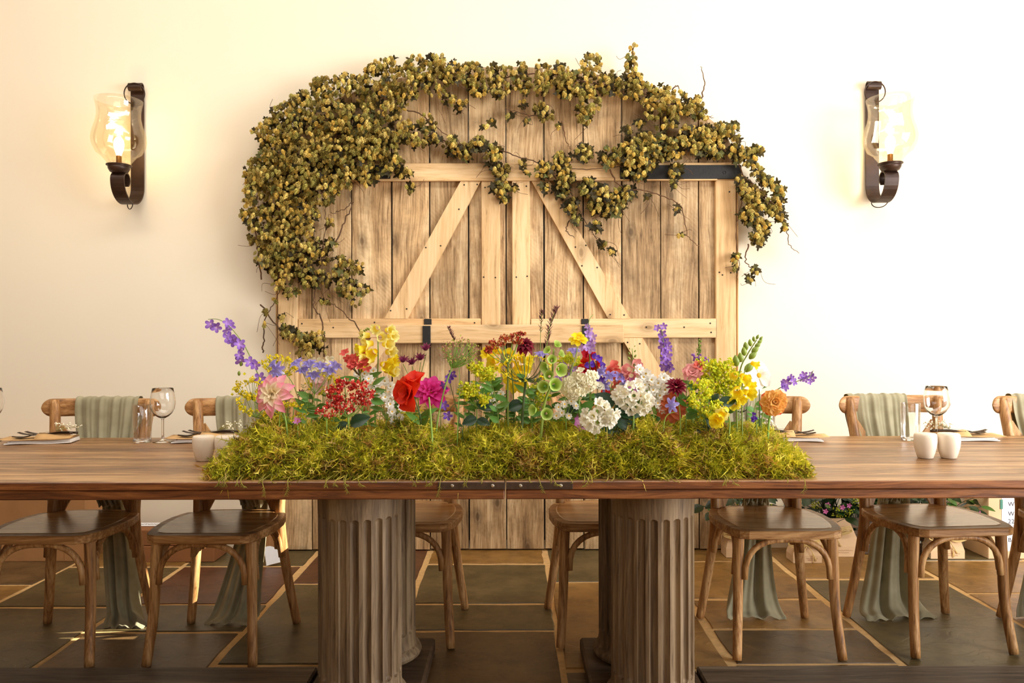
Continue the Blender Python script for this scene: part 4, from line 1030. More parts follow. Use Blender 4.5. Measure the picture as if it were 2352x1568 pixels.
def garland(name, label, blobs, strands, seed, n_single=290, n_leaf=280, dens=1.0):
    r = random.Random(seed)
    c0 = P(blobs[0][0], blobs[0][1], 4.05)
    g = thing(name, label, 'hop garland', c0, 0, 'dried hop garlands on the doors')
    items = []
    for b in blobs:
        x, y, rad = b[:3]; dn = b[3] if len(b) > 3 else 1.0
        n = max(2, int(dens*dn*rad*rad*PI/54))
        for _ in range(n):
            a = r.uniform(0, 2*PI); q = rad*math.sqrt(r.random())*1.05
            px, py = x+q*math.cos(a), y+q*math.sin(a)
            core = 1-(q/(rad*1.06))**2
            dep = r.random()**.8*(.05+.0022*rad*max(0, core)*1.3)
            items.append((dep, px, py))
    mats = []
    for dep, px, py in items:
        Y = 4.06-dep-.015
        # beside the doors the garland lies against the wall
        p = P(px, py, Y)-c0
        s = r.uniform(.0155, .026)
        R = Euler((r.gauss(-.35, .5), r.gauss(0, .5), r.uniform(0, 6.28))).to_matrix()
        R = Matrix.Rotation(r.gauss(-.3, .35), 3, 'X') @ Matrix.Rotation(r.gauss(0, .45), 3, 'Y') @ Matrix.Rotation(r.uniform(0, 6.28), 3, 'Z')
        mats.append((dep, xform(p, R, (s, s, s*r.uniform(1.0, 1.35)))))
    mats.sort(key=lambda m: -m[0])
    # the ones in front are pieces of their own, the rest one mass
    pick = mats[:int(len(mats)*.6)]; r.shuffle(pick); single = pick[:n_single]; ids = {id(m) for m in single}
    for d, M in single: link('hop_cone', CONE_ME[r.randrange(3)][r.randrange(3)], g, matrix=M)
    rest = [M for d, M in mats if id(M) not in {id(x[1]) for x in single}]
    VV, TT, CC = [], [], []; off = 0
    base = np.array([[lin(238), lin(214), lin(124)], [lin(222), lin(188), lin(90)], [lin(186), lin(174), lin(88)], [lin(140), lin(120), lin(54)]])
    for k in range(3):
        mm = rest[k::3]
        if not mm: continue
        V, T = merged(*CONE_TA[k], mm); VV.append(V); TT.append(T+off); off += len(V)
        cc = base[rng.integers(0, 4, len(mm))]*rng.uniform(.55, 1.15, (len(mm), 1)); cc = np.repeat(cc, len(CONE_TA[k][0]), 0)
        cc = cc*rng.uniform(.85, 1.12, (len(cc), 1)); CC.append(np.c_[cc, np.ones(len(cc))])
    link('hop_cones', np_mesh('hop_cones', np.vstack(VV), np.vstack(TT), M_hop, np.vstack(CC)), g, kind='stuff')
    # leaves
    wts = [b[2]**2*(b[4] if len(b) > 4 else 1) for b in blobs]
    for _ in range(n_leaf):
        b = r.choices(blobs, wts)[0]; a = r.uniform(0, 2*PI); q = b[2]*math.sqrt(r.random())*1.12
        Y = 4.06-r.uniform(.01, .05+.0016*b[2])
        p = P(b[0]+q*math.cos(a), b[1]+q*math.sin(a), Y)-c0
        R = frame_from((r.uniform(-1, 1), r.uniform(-.6, .2), r.uniform(-1.2, .5)), (r.uniform(-.5, .5), -1, r.uniform(-.2, .6)))
        link('leaf', HLEAF[r.randrange(6)], g, matrix=xform(p, R, r.uniform(.020, .042)))
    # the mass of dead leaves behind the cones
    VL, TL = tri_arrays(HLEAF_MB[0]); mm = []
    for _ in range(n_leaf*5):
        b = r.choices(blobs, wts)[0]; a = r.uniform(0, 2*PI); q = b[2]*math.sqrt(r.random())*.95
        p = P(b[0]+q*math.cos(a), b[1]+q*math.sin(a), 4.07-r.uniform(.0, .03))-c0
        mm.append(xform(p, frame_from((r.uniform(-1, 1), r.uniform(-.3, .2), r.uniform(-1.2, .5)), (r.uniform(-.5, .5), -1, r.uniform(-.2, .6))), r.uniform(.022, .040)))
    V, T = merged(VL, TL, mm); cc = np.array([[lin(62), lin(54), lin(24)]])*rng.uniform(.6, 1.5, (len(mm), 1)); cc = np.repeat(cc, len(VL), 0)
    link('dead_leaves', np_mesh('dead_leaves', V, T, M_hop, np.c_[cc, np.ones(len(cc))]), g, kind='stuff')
    # bines
    for st in strands:
        pts = [P(x, y, 4.055-r.uniform(.005, .04))-c0 for x, y in st]
        sp = spline(pts, 8); sp = [p+Vector((r.gauss(0, .003), r.gauss(0, .003), r.gauss(0, .003))) for p in sp]
        MB().tube(sp, [.0042-.0028*i/len(sp) for i in range(len(sp))], 6).build('bine', M_bine, g)
    # fine tendrils and leaf stalks
    tn = MB()
    for _ in range(110):
        b = r.choice(blobs); a = r.uniform(0, 2*PI); p = P(b[0]+b[2]*math.cos(a)*.8, b[1]+b[2]*math.sin(a)*.8, 4.04-r.uniform(0, .05))-c0
        q = p+Vector((r.uniform(-.09, .09), r.uniform(-.02, .01), r.uniform(-.12, .05))); m = (p+q)/2+Vector((r.uniform(-.03, .03), -.01, r.uniform(-.03, .03)))
        tn.tube(spline([p, m, q], 5), .0011, 4)
    tn.build('tendrils', M_bine, g, kind='stuff')
    return g
ARCH = [(590,395,30),(585,432,28),(578,500,24),(600,540,28),(612,590,28),(640,560,38),(650,620,32),(690,585,36),(640,650,14),(572,460,16),(562,490,10),
 (575,300,7),(620,300,32),(650,265,28),(690,235,28),(740,200,26),(790,192,26),(700,300,45),(640,350,42),(610,400,42),(700,370,50),(670,430,45),(640,480,40),(760,260,45),(770,330,50),(830,280,48),(822,200,26),(862,170,28),(890,150,20),
 (890,230,45),(930,190,40),(960,155,28),(1000,145,24),(830,350,42),(780,400,42),(740,430,40),(700,490,34),(880,330,35),(900,375,26,.8),(920,300,30,.8),(960,320,22,.8),(980,285,22,.8),(930,400,15,.8),(940,430,12,.7),(845,400,26,.9),
 (1000,190,30),(1040,165,26),(1080,170,28),(1100,195,26),(1140,165,22),(1150,200,24),(1190,162,22),(1200,195,22),(1240,190,28),(1242,150,12),(1280,170,28),(1300,200,26),(1340,190,32),(1360,148,24),(1350,235,28),(1342,265,20),(1400,190,28),(1440,200,26),(1480,212,26),(1520,222,28),(1560,240,30),(1590,245,26),(1500,252,24),(1545,270,20),(1612,268,16),
 (1455,108,8),(1450,130,11),(1448,155,14),(1462,175,13),(1455,190,14),(1255,262,16),(1240,248,14),(1030,230,16,.7),(1060,240,14,.7),
 (760,510,12,.7),(760,560,14,.7),(740,590,16,.8),(790,620,24,.8),(820,612,15,.7),(800,660,24,.7),(775,600,16,.7),(830,668,16,.7),(820,692,12,.6),(740,640,20,.7),(770,650,20,.6),(750,690,12,.6),(712,640,24,.8),(672,672,16,.8),(700,520,24,.9),(660,510,34),(722,560,14,.8),
 (650,730,9,.7),(652,760,15,.8),(682,772,20),(712,785,22),(702,805,18),(732,772,14,.8),(742,800,10,.8),(630,690,6,.6),(612,715,5,.6),(607,745,4,.6)]
ARCH_S = [[(600,640),(590,560),(585,480),(610,400),(640,330),(700,270),(780,230),(860,200)],[(640,640),(650,540),(640,470),(660,400),(740,330),(860,270),(960,190),(1080,175)],
 [(700,620),(690,560),(700,500),(740,440),(790,380),(850,320)],[(745,820),(740,740),(720,700),(730,640),(742,570),(748,500),(742,440)],[(770,560),(790,510),(810,465),(790,480),(760,490)],
 [(1000,165),(1120,180),(1240,170),(1360,190),(1480,215),(1600,260),(1640,270)],[(1452,210),(1456,160),(1452,120),(1460,98)],[(1612,225),(1618,190),(1610,152)],[(1545,205),(1556,196),(1562,210)],
 [(845,800),(822,750),(800,730),(770,700),(745,690),(735,640)],[(603,810),(606,770),(612,725),(634,690),(648,640)],[(600,700),(640,755),(690,800),(720,830)],[(880,240),(960,260),(1010,300),(1060,330)]]
SWAG = [(1000,320,14,.8),(1040,335,22,.9),(1070,345,18,.8),(1100,330,18,.8),(1130,360,20,.9),(1150,392,20),(1150,430,18),(1158,455,10),(1180,430,9),(1140,342,14,.8),(1200,378,10,.7),(1212,395,8,.6),(1250,390,20,.9),(1290,370,20),(1300,402,20),(1340,350,20),(1400,358,22),(1450,350,30),(1480,330,26),(1462,385,30),(1490,370,20),(1520,340,28),(1552,340,24),(1552,392,16),(1548,420,8),(1580,310,22),(1620,308,24),(1660,300,20),(1684,290,13),(1640,340,24),(1692,350,18),(1600,340,20),(1690,318,10),
 (1720,360,20),(1742,345,11),(1735,388,14),(1752,412,14),(1772,422,14),(1792,442,14),(1720,440,20),(1740,460,24),(1722,492,22),(1792,492,14),(1750,522,20),(1772,480,16),(1740,548,18),(1802,520,7,.7),(1692,592,10,.8),(1690,612,7,.7),(1737,620,10,.8),(1722,642,8,.8),(1702,420,14),(1785,465,14),
 (1290,432,18,.9),(1312,470,18,.9),(1322,500,11,.8),(1350,430,20,.9),(1380,442,18,.9),(1420,450,20,.9),(1442,440,16,.9),(1370,470,18,.8),(1402,482,18,.8),(1425,480,12,.8),(1370,520,11,.8),(1382,560,9,.8),(1402,578,7,.7),(1490,450,6,.7),(1252,430,10,.8),(1562,541,6,.7),(1556,478,6,.7),
 (1200,240,9,.6),(1172,262,8,.6),(1212,272,8,.6),(1130,282,7,.6),(1112,292,7,.6),(1282,290,5,.6),(1440,300,10,.7),(1470,285,12,.7),(1520,290,12,.7)]
SWAG_S = [[(980,300),(1040,330),(1110,335),(1180,355),(1250,378),(1330,388),(1410,385),(1480,370)],[(1460,380),(1520,350),(1580,325),(1650,310),(1690,300)],[(1690,360),(1712,430),(1700,480),(1690,530),(1696,600),(1694,640)],
 [(1700,400),(1750,440),(1800,500),(1812,560),(1836,580)],[(1290,280),(1300,320),(1312,345)],[(1400,390),(1430,430),(1490,440),(1560,470),(1580,540),(1605,565)],[(1312,500),(1300,530),(1318,545)],[(1250,380),(1310,440),(1340,500),(1380,560)],
 [(1260,270),(1210,262),(1160,250)],[(1720,560),(1712,600),(1735,625)],[(1130,345),(1150,400),(1155,460)]]
garland('hop_garland', 'dried hop garland over the arch, falling down the left of the doors', ARCH, ARCH_S, 5, n_single=290, n_leaf=290)
garland('hop_garland', 'dried hop garland swagged across the rail to the right end of the doors', SWAG, SWAG_S, 9, n_single=290, n_leaf=270)

# ================================================================ MOSS
M_moss = tinted('feather_moss', rough=.7, trans=.25)
M_soil = plain('dark_peat', rgb(46, 34, 16), rough=.95, var=.3, scale=60, bump=.6)
def moss(label, x0, x1, lumps, seed, n):
    g = np.random.default_rng(seed)
    L = x1-x0; cx = (x0+x1)/2; cy = 2.315; hy = .205
    o = thing('moss_bed', label, 'moss', (cx, cy, TZ+.001), 0, 'moss beds along the table joint')
    o['kind'] = 'stuff'
    lr = random.Random(seed)
    ph = [lr.uniform(0, 6.28) for _ in range(6)]
    def height(u, v):
        """u along -1..1, v across -1..1 -> mound height"""
        e = np.clip(1-np.abs(u)**5, 0, 1)**.5*np.clip(1-np.abs(v)**3.2, 0, 1)**.5
        x = u*L/2
        return e*(lumps+.016*np.sin(x*13+ph[0])*np.cos(v*2+ph[1])+.012*np.sin(x*29+ph[2]+v*2)+.006*np.sin(x*60+ph[3]+v*5))
    nu, nv = 90, 26; rows = []
    for j in range(nv+1):
        v = -1+2*j/nv; row = []
        for i in range(nu+1):
            u = -1+2*i/nu; row.append((u*L/2*.98, v*hy*.92, float(height(np.array(u), np.array(v)))*.86))
        rows.append(row)
    MB().grid(rows).build('peat_core', M_soil, o, kind='stuff')
    # sprigs: rosettes of curved tapering blades
    def surf(u, v):
        h = height(u, v); return np.c_[u*L/2, v*hy, h]
    k = n; u = g.uniform(-1, 1, k); v = np.sin(g.uniform(-PI/2*.985, PI/2*.985, k)); 
    # more of them on the steep front where they show
    fr = g.random(k) < .50; v = np.where(fr, -1+.55*g.random(k)**2.0, v)
    en = g.random(k) < .06; u = np.where(en, np.sign(u)*(1-.04*g.random(k)), u)
    p = surf(u, v); du = (surf(np.clip(u+.004, -1, 1), v)-surf(np.clip(u-.004, -1, 1), v)); dv = (surf(u, np.clip(v+.01, -1, 1))-surf(u, np.clip(v-.01, -1, 1)))
    nrm = np.cross(du, dv); nrm /= np.linalg.norm(nrm, axis=1, keepdims=True)+1e-9
    p[:, 2] *= np.where(fr, g.uniform(.25, 1, k)**.5, 1)
    nrm[:, 1] -= np.where(fr, .5, 0)
    lump = .010*np.sin(p[:, 0]*52+1.5*np.sin(p[:, 2]*60)+ph[4])*np.sin(p[:, 2]*75+p[:, 0]*20+ph[5]); p += nrm*(lump-g.random(k)*.010)[:, None]
    # clumps share a direction and a shade
    cl = np.floor(p[:, 0]*19+3*np.sin(p[:, 2]*40)).astype(int)*37+np.floor(p[:, 2]*26+p[:, 1]*14+2*np.sin(p[:, 0]*30)).astype(int)
    cd = g.normal(0, .55, (4096, 3)); cs = g.random(4096); cq = g.random(4096)
    ci = np.mod(cl, 4096)
    d = nrm*1.0+cd[ci]*1.1+g.normal(0, .42, (k, 3)); d[:, 2] += .05
    d /= np.linalg.norm(d, axis=1, keepdims=True)+1e-9
    ln = g.uniform(.014, .038, k)*np.where(g.random(k) < .06, 1.5, 1); wd = g.uniform(.0010, .0021, k)
    bend = g.normal(0, .75, (k, 3)); bend -= d*np.sum(bend*d, 1, keepdims=True); bend[:, 2] -= .25
    side = np.cross(d, g.normal(0, 1, (k, 3))); side /= np.linalg.norm(side, axis=1, keepdims=True)+1e-9
    T_ = [0, .35, .7, 1.0]; W_ = [.55, 1.0, .75, .0]
    V = []
    for t, w in zip(T_, W_):
        c = p+d*(ln*t)[:, None]+bend*(ln*t*t*.8)[:, None]
        if w > 0: V += [c+side*(wd*w)[:, None], c-side*(wd*w)[:, None]]
        else: V += [c]
    # two small barbs on each sprig
    for t, sg in ((.30, 1), (.42, -1), (.55, 1), (.67, -1), (.8, 1)):
        c = p+d*(ln*t)[:, None]+bend*(ln*t*t*.8)[:, None]
        V += [c+d*(ln*.22)[:, None]+side*(sg*ln*.28)[:, None], c+d*(ln*.06)[:, None], c-d*(ln*.05)[:, None]]
    nv_ = len(V); V = np.stack(V, 1).reshape(-1, 3)
    tri = np.array([(0, 1, 3), (0, 3, 2), (2, 3, 5), (2, 5, 4), (4, 5, 6), (7, 8, 9), (10, 11, 12), (13, 14, 15), (16, 17, 18), (19, 20, 21)])
    TT = (tri[None]+(np.arange(k)*nv_)[:, None, None]).reshape(-1, 3)
    pal = np.array([[lin(a), lin(b), lin(c)] for a, b, c in ((176, 174, 34), (206, 196, 56), (142, 146, 30), (112, 122, 32), (222, 206, 96), (170, 128, 50), (204, 170, 104), (96, 70, 26))])
    r1 = g.random(k)*.5+cs[ci]*.5
    idx = np.select([r1 < .18, r1 < .42, r1 < .60, r1 < .72, r1 < .80, r1 < .86], [3, 0, 1, 2, 4, 0], 1)
    dry = (cq[ci] < .15) | (g.random(k) < .05); idx = np.where(dry, g.choice([5, 6, 4, 7, 5], k), idx)
    C = pal[idx]*g.uniform(.8, 1.25, (k, 1))*(.75+.5*cs[ci][:, None]); C = np.repeat(np.c_[C, np.ones(k)], nv_, 0)
    V[:, 2] = np.maximum(V[:, 2], np.where(V[:, 1] < (TF-cy)-.004, -.06, .0008))
    link('moss_sprigs', np_mesh('moss_sprigs', V, TT, M_moss, C, smooth=False), o, kind='stuff')
    # a few long strands that hang over the table edge
    hs = MB(); gr = random.Random(seed+1)
    for _ in range(30):
        x = gr.uniform(-L/2*.95, L/2*.95); y = -hy*1.0; ll = gr.uniform(-.004, .012) if gr.random() < .88 else gr.uniform(.02, .04)
        a = Vector((x, y, gr.uniform(.006, .02))); dx = gr.uniform(-.02, .02)
        q = [a, Vector((x+dx*.5, TF-cy-.010, .008)), Vector((x+dx, TF-cy-.014-gr.uniform(0, .006), -ll*.5)), Vector((x+dx*1.2+gr.uniform(-.008, .008), TF-cy-.012, -ll))]
        sp = spline(q, 4); hs.tube(sp, [.0012]*9+[.0007]*4, 4)
        if ll > .006:
            for p in sp[7:]:
                for s in (-1, 1): hs.tube([p, p+Vector((s*.006, -.002, -.003-gr.random()*.004))], [.0008, .0002], 4)
    hs.build('hanging_strands', plain('olive_moss_strand', rgb(150, 140, 44), rough=.8, var=.3), o, kind='stuff')
    return o
XM0, XM1 = P(513, 1060, 2.2).x, P(1824, 1060, 2.2).x
XS = P(1044, 1060, 2.2).x
moss('long olive green moss bed on the left table, left of the dip', XM0, XS+.012, .118, 3, 26000)
moss('longer yellow-green moss bed on the right, over the table joint', XS-.012, XM1, .122, 8, 34000)
# ================================================================ FLOWERS IN THE MOSS
FG = 'flowers standing in the moss'
M_stem = plain('green_stem', rgb(124, 156, 64), rough=.55, var=.2, hue=.02)
M_stemd = plain('dark_green_stem', rgb(62, 84, 36), rough=.5, var=.2)
M_lf = plain('fresh_green_leaf', rgb(92, 136, 52), rough=.45, var=.25, hue=.02, trans=.3, spec=.4)
M_lfd = plain('deep_green_leaf', rgb(36, 68, 40), rough=.38, var=.25, trans=.15, spec=.5)
M_soft = tinted('fine_florets', rough=.6, trans=.3)
FLEAF = [leaf_mesh('leaf', M_lf, W=.20, curl=.25), leaf_mesh('leaf', M_lf, W=.34, curl=.2), leaf_mesh('leaf', M_lfd, W=.40, curl=.22, fold=.25)]
CREAM = rgb(255, 244, 206)
def gr(name, *cs):
    n = len(cs); return graded(name, [(i/(max(1, n-1)), c) for i, c in enumerate(cs)])
_pm = {}
def petal(mat, W=.30, tip=.6, cup=.25, curl=.1, ruffle=.0, n=6, name='petal', seed=0):
    """petal along +X from 0 to 1; cupped across, curled along"""
    key = (mat.name, W, tip, cup, curl, ruffle, n, name, seed)
    if key in _pm: return _pm[key]
    r = random.Random(seed); rows = []
    for i in range(n+1):
        t = i/n; w = W*(math.sin(PI*min(1, .08+.92*t**tip*1.0))**.75 if t < 1 else .03)
        z = curl*math.sin(PI*t*.9)-curl*.9*t*t*.8
        row = []
        for u in lerps(-1, 1, 5):
            row.append((t, w*u, z+cup*w*u*u+ruffle*t*math.sin(u*7+i*2+seed)*.5+r.uniform(-.01, .01)))
        rows.append(row)
    _pm[key] = MB().grid(rows).mesh(name, mat); return _pm[key]
def trumpet(mat, lobes=6, L=.9, R=1.0, depth=.55, pw=1.0, throat=.12, flare=1.6, ruffle=.0, seg=5, name='floret', back=0.0):
    """floret: a tube along +X that opens into lobes"""
    key = ('t', mat.name, lobes, L, R, depth, pw, throat, flare, ruffle, seg, name, back)
    if key in _pm: return _pm[key]
    n = 6; S = lobes*seg*2; rows = []
    for i in range(n+1):
        t = i/n; row = []
        for k in range(S+1):
            a = 2*PI*k/S; c = abs(math.cos(lobes*a/2))**pw
            rr = throat+(R-throat)*t**flare*(1-depth*(1-c)*t)
            x = L*(1-(1-t)**1.3)-back*t**4*c+ruffle*t*math.sin(a*lobes*1.5+i)
            row.append((x, rr*math.cos(a), rr*math.sin(a)))
        rows.append(row)
    _pm[key] = MB().grid(rows).mesh(name, mat); return _pm[key]
class Fl:
    def __init__(s, name, label, cat, bx, Y, by=990, group=FG, z0=.835):
        q = P(bx, by, Y); s.Y = Y; s.base = Vector((q.x, q.y, z0)); s.k = Y/FPX
        s.o = thing(name, label, cat, s.base, 0, group); s.r = random.Random(int(bx*31+by*7)+len(label))
    def w(s, px, py, dy=0.0): return P(px, py, s.Y+dy)-s.base
    def stem(s, pts, r0=.0022, r1=.0013, mat=None, name='stem', dy=0.0, frombase=True):
        q = ([Vector((0, 0, 0))] if frombase else [])+[s.w(*p) for p in pts]
        sp = spline(q, 6); MB().tube(sp, lerps(r0, r1, len(sp)), 6).build(name, mat or M_stem, s.o); return sp
    def put(s, name, mesh, px, py, size, nrm=(0, -1, .15), dy=0.0, roll=None, jit=.25):
        """a floret whose tube axis +X points along nrm"""
        n = Vector(nrm)+Vector((s.r.uniform(-jit, jit), 0, s.r.uniform(-jit, jit)))
        R = frame_from(n, (s.r.uniform(-.4, .4), 0, 1)) @ Matrix.Rotation(s.r.uniform(0, 6.28) if roll is None else roll, 3, 'X')
        return link(name, mesh, s.o, matrix=xform(s.w(px, py, dy), R, size*s.k))
    def leaf(s, px, py, px2, py2, kind=0, dy=0.0, k=1.0):
        a, b = s.w(px, py, dy), s.w(px2, py2, dy-.012); d = b-a
        return link('leaf', FLEAF[kind], s.o, matrix=xform(a, frame_from(d, (s.r.uniform(-.4, .4), -1, .5)), d.length*k))
    def head(s, px, py, mesh, rings, nrm=(0, -1, .3), dy=0.0, name='petal'):
        """rings of petals: (count, length px, tilt degrees, inner radius px, forward px)"""
        c = s.w(px, py, dy); N = Vector(nrm).normalized(); X = N.orthogonal().normalized(); Yv = N.cross(X)
        for qi, (n, ln, tilt, rad, fwd) in enumerate(rings):
            a0 = s.r.uniform(0, 6.28)
            for i in range(n):
                a = a0+2*PI*i/n+s.r.uniform(-.12, .12); d = X*math.cos(a)+Yv*math.sin(a); t = math.radians(tilt+s.r.uniform(-8, 8))
                ax = d*math.cos(t)+N*math.sin(t); up = N*math.cos(t)-d*math.sin(t); l = ln*s.k*s.r.uniform(.9, 1.08)
                m = mesh[qi] if isinstance(mesh, list) else mesh
                link(name, m, s.o, matrix=xform(c+d*rad*s.k+N*fwd*s.k, frame_from(ax, up), l))
    def disc(s, px, py, rad, mat, nrm=(0, -1, .3), fwd=2, name='flower_centre', dome=.5):
        c = s.w(px, py); N = Vector(nrm).normalized()
        R = frame_from(N.orthogonal(), N); mb = MB(); n = 5
        mb.lathe([(rad*s.k*math.cos(PI/2*i/n), rad*s.k*dome*math.sin(PI/2*i/n)) for i in range(n+1)], 14)
        link(name, mb.mesh(name, mat), s.o, matrix=xform(c+N*fwd*s.k, R, 1.0))
    def fluff(s, pts, size, cols, name='florets', n=8, spread=5, lump=True):
        """countless tiny blossoms as one part: little four-lobed tufts round the given (px, py, dy) points"""
        V, T, C = [], [], []; r = s.r
        for p in pts:
            c = s.w(*p)
            for _ in range(n):
                q = c+Vector((r.gauss(0, 1), r.gauss(0, .8), r.gauss(0, 1)))*spread*s.k*.6
                z = size*s.k*r.uniform(.7, 1.3); M = Euler((r.uniform(0, 6), r.uniform(0, 6), r.uniform(0, 6))).to_matrix(); b = len(V)
                col = cols[r.randrange(len(cols))]; f = r.uniform(.85, 1.12)
                for v in ((1, 0, .3), (-1, 0, .3), (0, 1, .3), (0, -1, .3), (0, 0, -.5), (0, 0, .35)):
                    V.append(q+(M @ Vector(v))*z); C.append((col[0]*f, col[1]*f, col[2]*f, 1))
                T += [(b, b+2, b+4), (b+2, b+1, b+4), (b+1, b+3, b+4), (b+3, b, b+4), (b, b+5, b+2), (b+1, b+5, b+3)]
        link(name, np_mesh(name, np.array([tuple(v) for v in V]), np.array(T), M_soft, np.array(C), smooth=False), s.o, kind='stuff')
    def rays(s, c, tips, r=.0008, mat=None, name='ray_stems', bow=.15):
        mb = MB(); a = s.w(*c)
        for t in tips:
            b = s.w(*t); m = (a+b)/2+Vector((0, 0, -bow*(b-a).length*.6)); mb.tube(spline([a, m, b], 4), [r*1.4]*3+[r]*6, 4)
        mb.build(name, mat or M_stem, s.o, kind='stuff')

# ---- petal colours
G_pinkcream = gr('pink_cream_petal', rgb(255, 240, 190), rgb(255, 240, 210), rgb(255, 222, 208), rgb(252, 178, 190), rgb(246, 136, 172))
G_red = gr('scarlet_petal', rgb(196, 20, 10), rgb(232, 40, 18), rgb(242, 70, 34))
G_mag = gr('magenta_petal', rgb(236, 120, 80), rgb(222, 30, 130), rgb(232, 70, 170))
G_rust = gr('rust_petal', rgb(170, 50, 40), rgb(226, 120, 60), rgb(206, 116, 92))
G_orange = gr('apricot_petal', rgb(255, 206, 80), rgb(255, 196, 96), rgb(250, 150, 84), rgb(236, 96, 66))
G_purple = gr('violet_petal', rgb(200, 160, 236), rgb(104, 36, 186), rgb(78, 14, 158))
G_purple2 = gr('mid_violet_petal', rgb(170, 130, 220), rgb(108, 66, 200), rgb(92, 46, 184))
G_lilac = gr('lilac_petal', rgb(246, 244, 255), rgb(206, 202, 246), rgb(172, 160, 232))
G_lav = gr('lavender_petal', rgb(214, 190, 236), rgb(178, 130, 220), rgb(160, 106, 206))
G_yel = gr('lemon_petal', rgb(255, 222, 40), rgb(255, 238, 90), rgb(255, 246, 160))
G_yel2 = gr('bright_yellow_petal', rgb(255, 200, 0), rgb(255, 226, 10), rgb(255, 240, 60))
G_coral = gr('coral_petal', rgb(230, 90, 90), rgb(240, 110, 96), rgb(246, 140, 124))
G_white = gr('white_petal', rgb(246, 244, 214), rgb(255, 254, 246), rgb(255, 255, 252))
G_creamw = gr('cream_white_petal', rgb(244, 238, 190), rgb(253, 249, 230), rgb(255, 253, 242))
G_burg = gr('burgundy_petal', rgb(70, 6, 20), rgb(122, 10, 36), rgb(150, 24, 56))
G_pink = gr('soft_pink_petal', rgb(255, 236, 220), rgb(246, 182, 176), rgb(242, 160, 160))
G_mauve = gr('mauve_petal', rgb(250, 226, 236), rgb(222, 150, 206), rgb(204, 110, 190))
G_bell = gr('bell_calyx_green', rgb(126, 170, 44), rgb(168, 200, 86), rgb(206, 226, 140))
G_astr = gr('astrantia_bract', rgb(190, 90, 140), rgb(150, 50, 100), rgb(104, 60, 60))
M_ycen = plain('golden_centre', rgb(226, 176, 30), rough=.8, var=.2, scale=200)
M_dcen = plain('dark_centre', rgb(70, 40, 30), rough=.8)
M_calyx = plain('brown_green_calyx', rgb(104, 88, 44), rough=.6)
M_bud = plain('plump_green_bud', rgb(134, 156, 60), rough=.45, var=.15, trans=.15)
M_plume = plain('maroon_grass_spikelet', rgb(92, 44, 44), rough=.7, var=.3)
LIME = [rgb(222, 230, 50), rgb(236, 236, 90), rgb(200, 214, 50), rgb(240, 230, 50)]
DILL = [rgb(244, 222, 30), rgb(222, 216, 40), rgb(250, 234, 70)]
REDY = [rgb(206, 50, 44), rgb(190, 34, 40), rgb(226, 90, 70), rgb(250, 214, 190), rgb(214, 60, 50)]
RUSTY = [rgb(196, 70, 52), rgb(214, 120, 70), rgb(170, 50, 50), rgb(206, 160, 90)]
LARK = trumpet(G_purple, 5, .35, 1.0, .62, .8, .10, 1.1); LARK2 = trumpet(G_purple2, 5, .45, 1.0, .68, .8, .10, 1.1); LARKL = trumpet(G_lav, 5, .4, 1.0, .6, .8, .1, 1.1)
STAR = trumpet(G_lilac, 6, 1.3, 1.1, .80, 1.1, .12, 2.0, back=.25)
SNAP_Y = trumpet(G_yel, 5, 1.3, .85, .38, .7, .36, 1.9, ruffle=.12, back=.18); SNAP_Y2 = trumpet(G_yel2, 5, 1.4, .82, .42, .7, .36, 2.0, ruffle=.10, back=.18); SNAP_W = trumpet(G_creamw, 5, 1.0, 1.0, .40, .7, .30, 1.6, ruffle=.14, back=.15); SNAP_P = trumpet(G_pink, 5, 1.3, .8, .3, .6, .3, 1.5, ruffle=.1)
PHLOX_C = trumpet(G_coral, 5, .4, 1.0, .45, .8, .08, .9, ruffle=.05); PHLOX_W = trumpet(G_creamw, 4, .35, 1.0, .45, .7, .08, .9, ruffle=.06); BELL = trumpet(G_bell, 5, .95, 1.0, .10, 1.0, .25, .8)
PEA_R = petal(G_red, .55, .7, .3, .2, .12); 
def larkspur(label, bx, Y, stem, florets, mesh, size=15, cat='flower', name='larkspur', buds=()):
    f = Fl(name, label, cat, bx, Y); f.stem(stem, .0022, .0008)
    for q in florets:
        x, y = q[:2]; z = q[2] if len(q) > 2 else size
        f.put('floret', mesh, x, y, z*.92, (f.r.uniform(-.9, .9), -1, f.r.uniform(-.3, .5)), dy=f.r.uniform(-.012, .008))
    if buds:
        for x, y in buds: link('bud', BUD, f.o, matrix=xform(f.w(x, y), frame_from((f.r.uniform(-.4, .4), -.2, 1), (0, -1, 0)), 11*f.k))
    return f
BUD = MB().lathe([(0, -.1), (.16, .0), (.30, .25), (.32, .5), (.2, .8), (.05, 1.0), (0, 1.02)], 10, M=Matrix.Rotation(PI/2, 4, 'Y')).mesh('bud', M_bud)
def umbel(f, c, tips, size, cols, n=8, spread=5, mat=None, r=.0008):
    f.rays(c, tips, r, mat); f.fluff([(t[0], t[1], t[2] if len(t) > 2 else 0) for t in tips], size, cols, n=n, spread=spread)
def ring_tips(f, cx, cy, rx, ry, n, dy=.03, fill=True):
    out = []
    for i in range(n):
        a = 2*PI*i/n+f.r.uniform(-.2, .2); q = f.r.uniform(.55, 1.0) if fill else f.r.uniform(.9, 1)
        out.append((cx+rx*q*math.cos(a), cy+ry*q*math.sin(a), f.r.uniform(-dy, dy)))
    return out

